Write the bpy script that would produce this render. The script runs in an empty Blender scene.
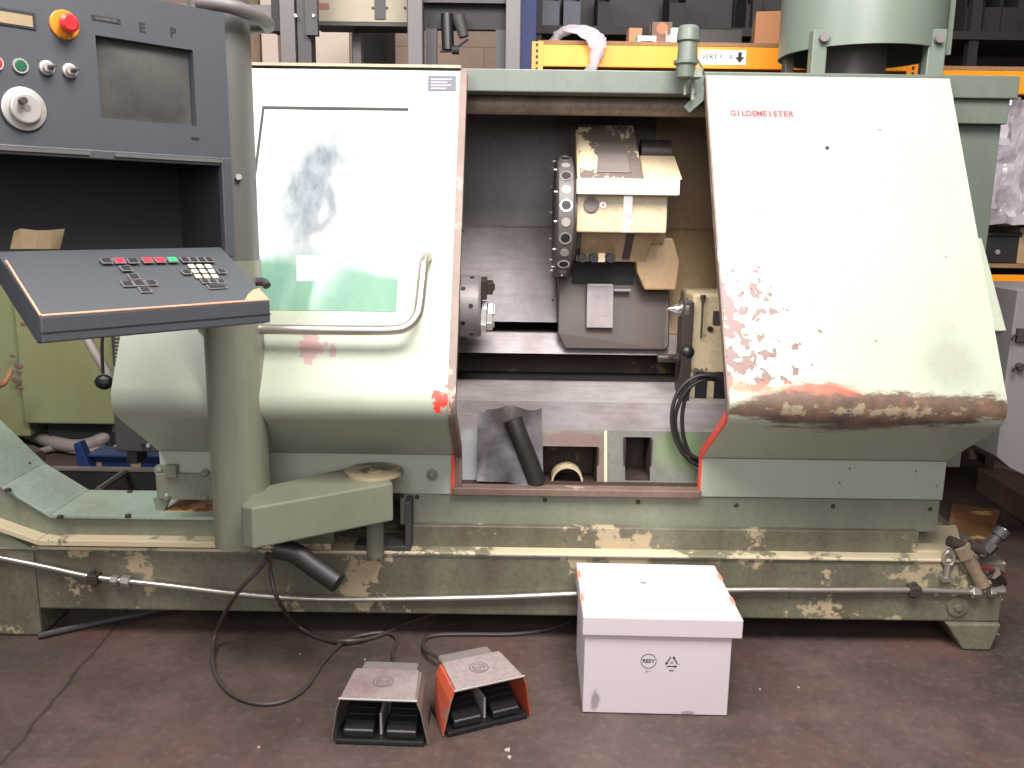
import bpy, bmesh, math, random
from mathutils import Vector, Matrix
random.seed(7)
S = bpy.context.scene
COL = S.collection
PI = math.pi
R = math.radians

# ---------------------------------------------------------------- camera
H = 1.5; F = 870.0; PITCH = R(11.0); ROLL = R(0.8)
FW = Vector((0, math.cos(PITCH), -math.sin(PITCH)))
R0 = Vector((1, 0, 0)); U0 = Vector((0, math.sin(PITCH), math.cos(PITCH)))
RT = R0*math.cos(ROLL) + U0*math.sin(ROLL)
UP = U0*math.cos(ROLL) - R0*math.sin(ROLL)
EYE = Vector((0, 0, H))
def ray(u, v): return FW + RT*((u-512)/F) - UP*((v-384)/F)
def py(u, v, Y):                       # where the sight line meets a real plane of the place
    d = ray(u, v); return EYE + d*(Y/d.y)
def pz(u, v, Z):
    d = ray(u, v); return EYE + d*((Z-H)/d.z)
def pn(u, v, p, n):
    d = ray(u, v); return EYE + d*((p-EYE).dot(n)/d.dot(n))

cam = bpy.data.cameras.new('camera'); cam.lens = F/1024*36; cam.sensor_width = 36
camo = bpy.data.objects.new('camera', cam); COL.objects.link(camo)
M3 = Matrix((RT, UP, -FW)).transposed()
camo.matrix_world = Matrix.Translation(EYE) @ M3.to_4x4()
S.camera = camo

# ---------------------------------------------------------------- materials
def srgb(c):
    return tuple((x/255/12.92 if x/255 <= .04045 else ((x/255+.055)/1.055)**2.4) for x in c) + (1,)
class N:
    def __init__(s, name):
        s.m = bpy.data.materials.new(name); s.m.use_nodes = True
        s.t = s.m.node_tree; s.b = s.t.nodes['Principled BSDF']; s.g = s.t.nodes.new('ShaderNodeNewGeometry')
        s.pos = s.g.outputs['Position']
    def n(s, typ, **k):
        x = s.t.nodes.new(typ)
        for a, b in k.items(): setattr(x, a, b)
        return x
    def l(s, a, b): s.t.links.new(a, b)
    def noise(s, scale, detail=4, rough=.6, stretch=(1,1,1), off=(0,0,0)):
        mp = s.n('ShaderNodeMapping'); mp.inputs['Scale'].default_value = stretch; mp.inputs['Location'].default_value = off
        s.l(s.pos, mp.inputs[0])
        x = s.n('ShaderNodeTexNoise'); x.inputs['Scale'].default_value = scale
        x.inputs['Detail'].default_value = detail; x.inputs['Roughness'].default_value = rough
        s.l(mp.outputs[0], x.inputs['Vector']); return x.outputs['Fac']
    def ramp(s, fac, a, b):
        r = s.n('ShaderNodeMapRange'); r.inputs[1].default_value = a; r.inputs[2].default_value = b; r.clamp = True
        s.l(fac, r.inputs[0]); return r.outputs[0]
    def math(s, op, a, b=None, clamp=False):
        x = s.n('ShaderNodeMath', operation=op, use_clamp=clamp)
        for i, q in enumerate((a, b)):
            if q is None: continue
            if isinstance(q, (int, float)): x.inputs[i].default_value = q
            else: s.l(q, x.inputs[i])
        return x.outputs[0]
    def mix(s, fac, a, b):
        x = s.n('ShaderNodeMix', data_type='RGBA')
        if isinstance(fac, (int, float)): x.inputs[0].default_value = fac
        else: s.l(fac, x.inputs[0])
        for i, q in ((6, a), (7, b)):
            if isinstance(q, tuple): x.inputs[i].default_value = q
            else: s.l(q, x.inputs[i])
        return x.outputs[2]
    def xyz(s):
        x = s.n('ShaderNodeSeparateXYZ'); s.l(s.pos, x.inputs[0]); return x.outputs
    def blot(s, c, r, amp=.5, scale=14, soft=.25):   # stain with its own irregular outline round a point; r may be a vector
        mp = s.n('ShaderNodeMapping', vector_type='TEXTURE'); mp.inputs['Location'].default_value = c
        mp.inputs['Scale'].default_value = r if isinstance(r, tuple) else (r, r, r)
        s.l(s.pos, mp.inputs[0])
        ln = s.n('ShaderNodeVectorMath', operation='LENGTH'); s.l(mp.outputs[0], ln.inputs[0])
        d = s.math('ADD', ln.outputs['Value'], s.math('MULTIPLY', s.math('SUBTRACT', s.noise(scale, 5, .65), .5), amp*4))
        return s.ramp(d, 1+soft, 1-soft)
    def bump(s, fac, strength, dist=.002):
        b = s.n('ShaderNodeBump'); b.inputs['Strength'].default_value = strength; b.inputs['Distance'].default_value = dist
        s.l(fac, b.inputs['Height']); s.l(b.outputs[0], s.b.inputs['Normal'])
def paint(name, col, dirt=(60,50,40), damt=.25, chip=None, camt=.0, rough=.45, metal=0, blots=(), bump=.15, streak=True, dscale=3.5, cscale=16):
    s = N(name); c = srgb(col)
    st = s.noise(dscale, 6, .65, (1, 1, .35) if streak else (1,1,1))
    o = s.mix(s.math('MULTIPLY', s.ramp(st, .38, .8), damt), c, srgb(dirt))
    fine = s.noise(60, 3, .6)
    o = s.mix(s.math('MULTIPLY', s.ramp(fine, .45, .75), damt*.45), o, srgb(dirt))
    if chip:
        k = s.ramp(s.math('ADD', s.math('MULTIPLY', s.noise(cscale, 8, .7), .65), s.math('MULTIPLY', s.noise(2.3, 2, .5, off=(3,1,7)), .35)), .66-camt*.2, .68-camt*.2)
        o = s.mix(k, o, srgb(chip))
    for (bc, br, bcol, amt, amp, sc) in blots:
        o = s.mix(s.math('MULTIPLY', s.blot(bc, br, amp, sc), amt), o, srgb(bcol))
    s.l(o, s.b.inputs['Base Color'])
    s.l(s.math('ADD', s.math('MULTIPLY', st, .25), rough-.12), s.b.inputs['Roughness']); s.b.inputs['Metallic'].default_value = metal
    if bump: s.bump(fine, bump, .001)
    return s.m
def plain(name, col, rough=.5, metal=0, var=.0, emit=None):
    s = N(name); c = srgb(col)
    if var:
        d = tuple(x*.45 for x in c[:3])+(1,)
        o = s.mix(s.math('MULTIPLY', s.ramp(s.noise(12, 5), .35, .75), var), c, d); s.l(o, s.b.inputs['Base Color'])
    else: s.b.inputs['Base Color'].default_value = c
    s.b.inputs['Roughness'].default_value = rough; s.b.inputs['Metallic'].default_value = metal
    return s.m
GREEN = (163,180,156)
Mt = {}
Mt['green'] = paint('green_paint', (122,125,107), (74,66,54), .45, rough=.42)
Mt['green_clean'] = paint('pale_green_paint', (98,108,96), (90,85,70), .2, rough=.4)
Mt['green_top'] = paint('beam_green_paint', (92,100,90), (64,60,50), .35, rough=.42)
Mt['base'] = paint('stained_green_paint', (108,105,88), (62,50,38), .95, (160,144,116), .62, rough=.4, cscale=6)
Mt['ledge'] = paint('worn_ledge_paint', (128,124,102), (74,62,46), .7, (190,176,146), 1.05, rough=.35, cscale=7)
Mt['tray'] = paint('conveyor_green_paint', (146,162,146), (92,82,66), .6, (62,52,42), .05, rough=.38, cscale=20)
Mt['red'] = plain('red_paint', (215,70,55), .4, 0, .3)
Mt['cream'] = paint('cream_machine_paint', (204,186,152), (92,72,50), .5, (92,80,68), .15, rough=.45, cscale=7)
Mt['tan'] = paint('tan_cover_paint', (172,144,108), (78,62,48), .5, rough=.4)
Mt['turret_top'] = paint('flaking_cream_paint', (214,198,160), (92,76,64), .3, (98,86,80), .9, rough=.45, cscale=9)
Mt['white_bar'] = paint('worn_white_paint', (235,222,205), (150,125,110), .35, rough=.35)
def steel(name, col, rough=.3, var=.5, stretch=(1,1,.25), metal=.85):
    s = N(name); c = srgb(col); n1 = s.noise(3.5, 6, .65, stretch); n2 = s.noise(40, 4, .6, (.2, 1, 1))
    o = s.mix(s.math('MULTIPLY', s.ramp(n1, .35, .7), var), c, srgb((70,52,42)))
    o = s.mix(s.math('MULTIPLY', s.ramp(n2, .45, .8), .3), o, srgb((60,54,52)))
    s.l(o, s.b.inputs['Base Color']); s.b.inputs['Metallic'].default_value = metal
    s.l(s.math('ADD', s.math('MULTIPLY', n1, .3), rough-.1), s.b.inputs['Roughness']); s.bump(n2, .1, .001)
    return s.m
Mt['steel'] = steel('oily_cover_steel', (156,148,149), .45, .6, metal=.3)
Mt['steel_light'] = steel('worn_bright_way_steel', (176,168,166), .38, .35, metal=.35)
Mt['steel_dark'] = steel('dark_oily_steel', (66,59,56), .42, .7, metal=.3)
Mt['steel_bright'] = steel('bright_steel', (205,200,196), .25, .2, metal=.8)
Mt['disc'] = steel('turret_disc_steel', (92,86,84), .48, .4, metal=.2)
Mt['wall_dark'] = paint('dark_back_sheet', (116,106,103), (46,39,37), .5, rough=.45, bump=.05)
Mt['tube_steel'] = steel('handle_steel', (190,182,172), .28, .25, metal=.8)
Mt['black'] = plain('black_plastic', (26,25,27), .42, 0, .3)
Mt['rubber'] = plain('black_rubber', (34,31,30), .5, 0, .3)
Mt['hose'] = plain('dark_hose_rubber', (66,56,52), .5, 0, .4)
Mt['console'] = paint('grey_console_paint', (62,65,69), (46,45,47), .35, rough=.5, streak=False, bump=.25)
Mt['console_edge'] = paint('worn_console_edge', (176,134,110), (170,100,70), .6, rough=.5)
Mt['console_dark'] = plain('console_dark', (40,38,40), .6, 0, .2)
Mt['grey_post'] = paint('grey_post_paint', (82,79,76), (88,82,76), .35, rough=.5)
Mt['colgreen'] = paint('column_green_paint', (114,115,99), (84,74,58), .4, (52,46,38), .02, rough=.4, cscale=34)
Mt['brown_flange'] = paint('rusty_door_edge', (116,98,88), (78,52,44), .8, (160,136,122), .4, rough=.5, cscale=9)
Mt['rust'] = paint('rusty_sheet', (62,44,34), (30,24,20), .8, (110,84,54), .25, rough=.7, cscale=9)
Mt['dirty_tube'] = paint('dirty_roller', (150,130,108), (44,36,32), .9, (150,128,104), .25, rough=.5, cscale=9)
Mt['orange'] = paint('rack_orange_paint', (243,150,24), (190,100,30), .2, rough=.45, bump=0)
Mt['blue'] = paint('rack_blue_paint', (12,32,88), (14,24,50), .35, rough=.65, bump=0)
Mt['cardboard'] = paint('brown_cardboard', (176,122,84), (130,86,60), .3, rough=.8, streak=False)
Mt['wood'] = paint('rough_wood', (150,112,78), (80,56,40), .6, rough=.8)
Mt['wood_dark'] = paint('oily_timber', (122,98,84), (60,46,40), .7, rough=.65)
Mt['wood_oil'] = paint('brown_floor_board', (136,96,66), (60,42,34), .8, (196,160,112), .75, rough=.4, cscale=5)
Mt['whitebox'] = paint('white_board', (186,174,177), (170,160,160), .12, rough=.55, streak=False, bump=.05)
Mt['box_print'] = plain('black_print', (50,46,48), .6)
Mt['box_cut'] = plain('raw_board_cut', (190,120,100), .8)
Mt['plate'] = paint('worn_silver_plate', (138,126,123), (84,62,56), .9, rough=.4)
Mt['pedal_orange'] = paint('worn_orange_paint', (178,76,50), (110,56,42), .8, (128,108,98), .6, rough=.5, cscale=14)
Mt['pedal_grey'] = paint('worn_grey_casting', (110,102,96), (90,78,72), .5, rough=.45)
Mt['lime'] = paint('yellow_green_paint', (128,136,104), (124,110,52), .7, (60,54,32), .03, rough=.45, cscale=9)
Mt['beige'] = paint('beige_trunking', (152,142,122), (110,96,80), .4, rough=.6)
Mt['steelgrey'] = paint('grey_frame_paint', (86,80,78), (84,76,74), .35, rough=.5)
Mt['darkgrey'] = plain('dark_grey_metal', (58,54,54), .6, 0, .3)
Mt['vdark'] = plain('soot_black', (30,27,27), .7, 0, .2)
Mt['label_white'] = plain('white_label', (238,236,236), .5)
Mt['ink'] = plain('black_ink', (24,22,24), .6)
Mt['ink_red'] = plain('faded_red_ink', (104,60,66), .6)
Mt['panel_grey'] = paint('light_grey_cabinet', (128,123,123), (110,100,98), .3, rough=.5)
Mt['yellow'] = plain('amber_plastic', (196,120,24), .4)
Mt['redbtn'] = plain('red_button', (176,34,36), .35)
Mt['grnbtn'] = plain('green_button', (32,82,58), .35)
Mt['silver'] = plain('brushed_silver', (158,152,148), .4, .3)
Mt['keygrey'] = plain('grey_key', (96,90,90), .5)
Mt['keyblack'] = plain('black_key', (34,32,36), .45)
Mt['keyred'] = plain('red_key', (232,44,62), .4)
Mt['keygreen'] = plain('green_key', (40,176,100), .4)
Mt['keycream'] = plain('cream_key', (190,180,156), .45)
Mt['paper'] = plain('old_paper', (150,130,98), .8, 0, .4)
Mt['plastic_grey'] = plain('grey_hose', (140,130,124), .5, 0, .35)
Mt['jarclear'] = plain('chrome', (220,216,214), .18, .9)
Mt['valve_red'] = plain('red_lever', (110,32,32), .45)
s = N('screen_glass')
s.b.inputs['Base Color'].default_value = srgb((104,102,98)); s.b.inputs['Roughness'].default_value = .22; s.b.inputs['Coat Weight'].default_value = .4
s.l(s.mix(s.ramp(s.noise(14, 4), .3, .7), srgb((76,74,70)), srgb((62,61,59))), s.b.inputs['Base Color'])
Mt['screen'] = s.m
# clear crumpled film
s = N('clear_film')
v = s.noise(26, 6, .7)
s.b.inputs['Base Color'].default_value = srgb((225,215,222)); s.b.inputs['Roughness'].default_value = .2
s.b.inputs['Alpha'].default_value = .55; s.bump(v, 1.0, .03)
Mt['film'] = s.m
s = N('clear_film_dense')
s.b.inputs['Roughness'].default_value = .22; s.b.inputs['Alpha'].default_value = .95
v = s.noise(7, 3, .5, (1, 1, .6)); s.bump(v, .8, .08)
s.l(s.mix(s.ramp(v, .35, .65), srgb((150,140,146)), srgb((186,176,180))), s.b.inputs['Base Color'])
Mt['film_dense'] = s.m
# floor
s = N('worn_oily_floor')
a = s.noise(1.3, 8, .7); b = s.noise(7, 8, .72, off=(4,2,0)); c3 = s.noise(34, 4, .6)
o = s.mix(s.ramp(a, .35, .65), srgb((52,43,40)), srgb((86,71,65)))
o = s.mix(s.math('MULTIPLY', s.ramp(b, .45, .72), .7), o, srgb((54,42,38)))
o = s.mix(s.math('MULTIPLY', s.ramp(s.noise(2.3, 5, .6, off=(9,9,0)), .52, .7), .45), o, srgb((100,68,54)))
o = s.mix(s.math('MULTIPLY', s.ramp(c3, .52, .8), .28), o, srgb((122,106,98)))
o = s.mix(s.ramp(s.noise(19, 6, .75, off=(1,5,0)), .735, .76), o, srgb((196,180,168)))
# one long crack of the slab
_x, _y, _z = s.xyz(); _a = pz(97, 648, 0); _b = pz(-5, 772, 0); _n = Vector((_b.y-_a.y, _a.x-_b.x, 0)).normalized()
dd = s.math('ADD', s.math('MULTIPLY', _x, _n.x), s.math('MULTIPLY', _y, _n.y)); dd = s.math('SUBTRACT', dd, _n.x*_a.x+_n.y*_a.y)
dd = s.math('ABSOLUTE', s.math('ADD', dd, s.math('MULTIPLY', s.math('SUBTRACT', s.noise(7, 6), .5), .05)))
o = s.mix(s.math('MULTIPLY', s.math('MULTIPLY', s.ramp(dd, .009, .001), s.ramp(_x, -.9, -1.0)), .75), o, srgb((34,27,25)))
s.l(o, s.b.inputs['Base Color'])
s.l(s.ramp(b, .2, .9), s.b.inputs['Roughness'])
rr = s.math('ADD', s.math('MULTIPLY', b, .35), .33); s.l(rr, s.b.inputs['Roughness'])
s.bump(s.math('ADD', c3, b), .35, .003)
Mt['floor'] = s.m
# block wall behind
s = N('pale_block_wall')
br = s.n('ShaderNodeTexBrick'); br.inputs['Scale'].default_value = 1.0
br.inputs['Brick Width'].default_value = .6; br.inputs['Row Height'].default_value = .3; br.inputs['Mortar Size'].default_value = .006
br.inputs['Color1'].default_value = srgb((190,166,150)); br.inputs['Color2'].default_value = srgb((176,152,136)); br.inputs['Mortar'].default_value = srgb((150,130,118))
mp = s.n('ShaderNodeMapping'); mp.inputs['Rotation'].default_value = (PI/2, 0, 0); s.l(s.pos, mp.inputs[0]); s.l(mp.outputs[0], br.inputs['Vector'])
o = s.mix(s.math('MULTIPLY', s.ramp(s.noise(1.5, 6), .4, .75), .5), br.outputs['Color'], srgb((120,98,86)))
s.l(o, s.b.inputs['Base Color']); s.b.inputs['Roughness'].default_value = .85
Mt['wall'] = s.m

from mathutils import noise as mnoise
# ---------------------------------------------------------------- mesh helpers
def wloc(o):
    v = Vector((0,0,0))
    while o is not None: v += o.location; o = o.parent
    return v
def obj(name, bm, mat, parent=None, bevel=0, smooth=False, seg=2, angle=35, label=None, local=False):
    bmesh.ops.recalc_face_normals(bm, faces=bm.faces[:])
    vs = [v.co.copy() for v in bm.verts]
    lo = Vector((min(v.x for v in vs), min(v.y for v in vs), min(v.z for v in vs)))
    hi = Vector((max(v.x for v in vs), max(v.y for v in vs), max(v.z for v in vs)))
    c = (lo+hi)/2
    if parent is None: c.z = lo.z
    for v in bm.verts: v.co -= c
    me = bpy.data.meshes.new(name); bm.to_mesh(me); bm.free()
    if smooth:
        for p in me.polygons: p.use_smooth = True
        try: me.set_sharp_from_angle(angle=R(smooth if smooth is not True else 40))
        except Exception: pass
    me.materials.append(mat if not isinstance(mat, str) else Mt[mat])
    o = bpy.data.objects.new(name, me); COL.objects.link(o)
    if parent is not None:
        o.parent = parent; o.location = c if local else c - wloc(parent)
    else: o.location = c
    if bevel:
        m = o.modifiers.new('bevel', 'BEVEL'); m.width = bevel; m.segments = seg; m.limit_method = 'ANGLE'; m.angle_limit = R(angle)
        m.harden_normals = False
    if label: o['label'] = label
    return o
def thing(name, label, cat, loc=(0,0,0), group=None):
    o = bpy.data.objects.new(name, None); COL.objects.link(o); o.location = loc; o.empty_display_size = .1
    o['label'] = label; o['category'] = cat
    if group: o['group'] = group
    return o
def tag(o, label, cat, group=None, kind=None):
    o['label'] = label; o['category'] = cat
    if group: o['group'] = group
    if kind: o['kind'] = kind
    return o
def struct(name, bm, mat, **k):
    o = obj(name, bm, mat, **k); o['kind'] = 'structure'; return o
def B(): return bmesh.new()
def box(bm, x0, x1, y0, y1, z0, z1):
    vs = [bm.verts.new((x, y, z)) for x in (x0, x1) for y in (y0, y1) for z in (z0, z1)]
    for f in ((0,1,3,2),(4,6,7,5),(0,4,5,1),(2,3,7,6),(0,2,6,4),(1,5,7,3)): bm.faces.new([vs[i] for i in f])
    return bm
def solid(bm, pts, vec):                # polygon pushed along a vector
    vec = Vector(vec); a = [bm.verts.new(Vector(p)) for p in pts]; b = [bm.verts.new(Vector(p)+vec) for p in pts]
    n = len(pts); bm.faces.new(a); bm.faces.new(b[::-1])
    for i in range(n): bm.faces.new((a[i], b[i], b[(i+1)%n], a[(i+1)%n]))
    return bm
def prism(bm, prof, x0, x1):            # profile in (Y,z), pushed along X
    return solid(bm, [(x0, y, z) for y, z in prof], (x1-x0, 0, 0))
def frame_of(d):
    d = d.normalized(); a = Vector((0,0,1)) if abs(d.z) < .9 else Vector((1,0,0))
    u = d.cross(a).normalized(); return u, d.cross(u).normalized()
def revolve(bm, p, d, prof, segs=20, cap=True):   # prof: (distance along d, radius)
    p = Vector(p); d = Vector(d).normalized(); u, w = frame_of(d); rings = []
    for t, r in prof:
        rings.append([bm.verts.new(p+d*t+(u*math.cos(2*PI*i/segs)+w*math.sin(2*PI*i/segs))*max(r, 1e-4)) for i in range(segs)])
    for a, b in zip(rings, rings[1:]):
        for i in range(segs): bm.faces.new((a[i], a[(i+1)%segs], b[(i+1)%segs], b[i]))
    if cap: bm.faces.new(rings[0][::-1]); bm.faces.new(rings[-1])
    return bm
def cyl(bm, a, b, r, r2=None, segs=18):
    a = Vector(a); b = Vector(b); return revolve(bm, a, b-a, [(0, r), ((b-a).length, r if r2 is None else r2)], segs)
def smoothpath(pts, k=6):
    pts = [Vector(p) for p in pts]; P_ = [pts[0]*2-pts[1]]+pts+[pts[-1]*2-pts[-2]]; out = []
    for i in range(1, len(P_)-2):
        a, b, c, d = P_[i-1:i+3]
        for j in range(k):
            t = j/k; out.append(.5*((2*b)+(c-a)*t+(2*a-5*b+4*c-d)*t*t+(3*b-a-3*c+d)*t**3))
    out.append(pts[-1]); return out
def tube(bm, pts, r, segs=10, smooth=True, k=6):
    pts = smoothpath(pts, k) if smooth else [Vector(p) for p in pts]
    rings = []; u = None
    for i, p in enumerate(pts):
        t = (pts[min(i+1, len(pts)-1)]-pts[max(i-1, 0)]).normalized()
        if u is None: u, w = frame_of(t)
        else: u = (u-t*u.dot(t)).normalized(); w = t.cross(u)
        w = t.cross(u)
        rings.append([bm.verts.new(p+(u*math.cos(2*PI*j/segs)+w*math.sin(2*PI*j/segs))*r) for j in range(segs)])
    for a, b in zip(rings, rings[1:]):
        for j in range(segs): bm.faces.new((a[j], a[(j+1)%segs], b[(j+1)%segs], b[j]))
    bm.faces.new(rings[0][::-1]); bm.faces.new(rings[-1]); return bm
def pxw(u0, v0, u1, v1, Y):
    um, vm = (u0+u1)/2, (v0+v1)/2
    return py(u0, vm, Y).x, py(u1, vm, Y).x, py(um, v1, Y).z, py(um, v0, Y).z
def fbox(bm, u0, v0, u1, v1, Y, dy):
    x0, x1, z0, z1 = pxw(u0, v0, u1, v1, Y); return box(bm, x0, x1, Y, Y+dy, z0, z1)
def ring(bm, c, d, ro, ri, t, segs=28):
    return revolve_open(bm, c, d, [(0, ri), (0, ro), (t, ro), (t, ri), (0, ri)], segs)
def revolve_open(bm, p, d, prof, segs=28):
    p = Vector(p); d = Vector(d).normalized(); u, w = frame_of(d); rings = []
    for t, r in prof[:-1]:
        rings.append([bm.verts.new(p+d*t+(u*math.cos(2*PI*i/segs)+w*math.sin(2*PI*i/segs))*r) for i in range(segs)])
    rings.append(rings[0])
    for a, b in zip(rings, rings[1:]):
        for i in range(segs): bm.faces.new((a[i], a[(i+1)%segs], b[(i+1)%segs], b[i]))
    return bm
def text_bm(txt, p, right, up, h, depth=.0008, spacing=1.0, bold=0, bm=None):
    cu = bpy.data.curves.new('t', 'FONT'); cu.body = txt; cu.size = 1; cu.space_character = spacing; cu.align_x = 'CENTER'; cu.align_y = 'CENTER'; cu.offset = bold
    cu.resolution_u = 2
    o = bpy.data.objects.new('t', cu); COL.objects.link(o)
    me = bpy.data.meshes.new_from_object(o.evaluated_get(bpy.context.evaluated_depsgraph_get()))
    bpy.data.objects.remove(o); bpy.data.curves.remove(cu)
    right = Vector(right).normalized(); up = Vector(up).normalized(); nn = right.cross(up); p = Vector(p)
    k = h/.7; bm = bm or B(); b2 = B(); b2.from_mesh(me); bpy.data.meshes.remove(me)
    fs = b2.faces[:]
    if fs:
        r = bmesh.ops.extrude_face_region(b2, geom=fs)
        for g in r['geom']:
            if isinstance(g, bmesh.types.BMVert): g.co.z += depth/k
    vm = {v: bm.verts.new(p+right*v.co.x*k+up*v.co.y*k+nn*v.co.z*k) for v in b2.verts}
    for f in b2.faces:
        try: bm.faces.new([vm[v] for v in f.verts])
        except ValueError: pass
    b2.free(); return bm

# ================================================================ SETTING
bm = B(); box(bm, -7, 7, -3, 9, -.1, 0); struct('floor', bm, 'floor')
bm = B(); box(bm, -7, 7, 8.4, 8.6, 0, 5.2); struct('wall_back', bm, 'wall')

# ================================================================ LATHE
LX0, LX1 = -1.235, 1.53          # ends of the guarding
OX0, OX1 = -.185, .672           # opening
lathe = thing('cnc_lathe', 'large pale green turning lathe with sloped guarding and open work area', 'machine', (.1, 3.2, 0))

# --- foundation base
zb0, zb1 = .101, .328
X_R = py(1003, 595, 2.88).x
bm = B()
box(bm, py(36, 600, 2.88).x, X_R, 2.88, 3.10, zb0, zb1); box(bm, LX0-.05, X_R, 3.10, 3.85, zb0, zb1)
obj('base', bm, 'base', lathe, bevel=.008)
fx0, fx1 = py(945, 615, 2.88).x, X_R
bm = B(); solid(bm, [(fx0, 2.862, zb0+.0), (fx0+.07, 2.862, .002), (fx1-.03, 2.862, .002), (fx1-.002, 2.862, zb0)], (0, .2, 0)); obj('foot', bm, 'base', lathe, bevel=.006)
bm = B(); solid(bm, [(fx0, 3.64, zb0), (fx0+.07, 3.64, .003), (fx1-.03, 3.64, .003), (fx1-.002, 3.64, zb0)], (0, .2, 0)); obj('foot', bm, 'base', lathe, bevel=.006)
xl = py(38, 600, 2.87).x
bm = B(); box(bm, xl-.5, xl, 2.872, 3.08, .003, .34); obj('foot', bm, 'base', lathe, bevel=.008)
bm = B(); box(bm, LX0-.04, LX0+.2, 3.5, 3.85, .003, zb0); obj('foot', bm, 'base', lathe, bevel=.008)
# worn ledge along the base front
bm = B(); box(bm, xl-.5, X_R-.11, 2.870, 2.95, zb1, zb1+.012); obj('ledge', bm, 'ledge', lathe, bevel=.004)
# raised rail behind
xr = py(919, 545, 2.92).x
bm = B(); box(bm, py(412, 540, 2.92).x, xr, 2.925, 3.8, zb1, .418); obj('rail', bm, 'base', lathe, bevel=.004)
# round cap and eye at the end
c = py(958, 607, 2.871); bm = B(); revolve(bm, c, (0, 1, 0), [(0, .036), (.012, .038)], 20); revolve(bm, c+Vector((0,-.008,-.002)), (0,1,0), [(0,.012),(.012,.014)], 6)
obj('end_cap', bm, 'base', lathe, smooth=True)
c = py(949, 558, 2.862); bm = B()
t_ = [c+Vector((math.cos(a)*.018, 0, math.sin(a)*.028)) for a in [2*PI*i/16 for i in range(16)]]
tube(bm, t_+[t_[0]], .007, 8, False); cyl(bm, (c.x, c.y, c.z-.075), (c.x, c.y, c.z-.022), .011); box(bm, c.x-.02, c.x+.02, c.y-.012, 2.882, c.z-.085, c.z-.07)
obj('lifting_eye', bm, 'tube_steel', lathe, smooth=True)
# light chamfered plate at the right end, on top of the base
bm = B(); solid(bm, [(xr, 2.93, zb1), (X_R-.13, 2.93, zb1), (X_R-.02, 3.2, zb1), (xr, 3.2, zb1)], (0, 0, .02)); obj('end_plate', bm, 'ledge', lathe, bevel=.004)

# --- apron below the guarding
zs = .528
bm = B(); box(bm, py(400, 510, 2.95).x, LX1-.005, 2.955, 2.975, .408, zs); ap = obj('apron_panel', bm, 'green', lathe, bevel=.003)
for u, v in ((388, 494), (402, 496), (417, 497), (545, 500), (638, 502), (736, 505), (833, 506), (930, 509)):
    c = py(u, v, 2.955); bm = B(); revolve(bm, c, (0,-1,0), [(-.002, .0085), (.0015, .0085), (.006, .0045)], 12)
    obj('screw', bm, 'steel_dark', ap, smooth=True)
bm = B(); box(bm, OX0-.02, OX1, 2.93, 2.985, zs, zs+.028); obj('sill', bm, 'brown_flange', lathe, bevel=.004)
bm = B(); box(bm, py(400, 510, 2.95).x+.02, LX1-.03, 2.99, 3.78, .419, .50); obj('machine_bed', bm, 'darkgrey', lathe)
# left lower bracket of the door track
bm = B(); fbox(bm, 156, 474, 212, 500, 2.93, .05); tk = obj('track_bracket', bm, 'green', lathe, bevel=.004)
for u, v in ((167, 497), (205, 497), (205, 473)):
    c = py(u, v, 2.93); bm = B(); revolve(bm, c, (0,-1,0), [(-.002,.014),(.004,.014),(.012,.007)], 14); obj('bolt', bm, 'green', tk, smooth=True)
bm = B(); fbox(bm, 163, 466, 176, 478, 2.915, .03); obj('stop_block', bm, 'green', tk, bevel=.003)
bm = B(); a = [py(153, 499, 2.945), py(170, 499, 2.945), py(159, 520, 2.945)]; solid(bm, a, (0, .02, 0)); obj('scraper', bm, 'green', tk)

# --- guarding profile (Y, z)
def bulge():
    pr = [(2.952, .528), (2.952, .672)]
    # flare out, round over, slope back
    cy, cz, r = 2.699, .925, .075
    for i in range(13):
        a = R(237 - i*(237-150.6)/12.)
        pr.append((cy+r*math.cos(a), cz+r*math.sin(a)))
    pr.append((3.225, 1.993))
    return pr
PR = bulge()
SP = Vector((0, PR[-2][0], PR[-2][1])); SE = Vector((0, PR[-1][0], PR[-1][1]))
SD = (SE-SP).normalized(); SN = Vector((0, -SD.z, SD.y))     # outward normal of the slope
def slope(u, v, off=0.0): return pn(u, v, SP+SN*off, SN)
def offset_prof(pr, d):
    out = []
    for i, p in enumerate(pr):
        a = Vector(pr[max(i-1,0)]); b = Vector(pr[min(i+1,len(pr)-1)]); t = (b-a).normalized()
        n_ = Vector((-t.y, t.x)); out.append((p[0]+n_.x*d, p[1]+n_.y*d))
    return out
def shell(bm, pr, d, x0, x1):
    inn = offset_prof(pr, d); n = len(pr)
    v = [[[bm.verts.new((x, q[0], q[1])) for q in prof] for prof in (pr, inn)] for x in (x0, x1)]
    for i in range(n-1):
        bm.faces.new((v[0][0][i], v[0][0][i+1], v[1][0][i+1], v[1][0][i]))
        bm.faces.new((v[0][1][i], v[1][1][i], v[1][1][i+1], v[0][1][i+1]))
        for k in (0, 1): bm.faces.new((v[k][0][i], v[k][1][i], v[k][1][i+1], v[k][0][i+1]))
    for i in (0, n-1): bm.faces.new((v[0][0][i], v[1][0][i], v[1][1][i], v[0][1][i]))
    return bm
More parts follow.
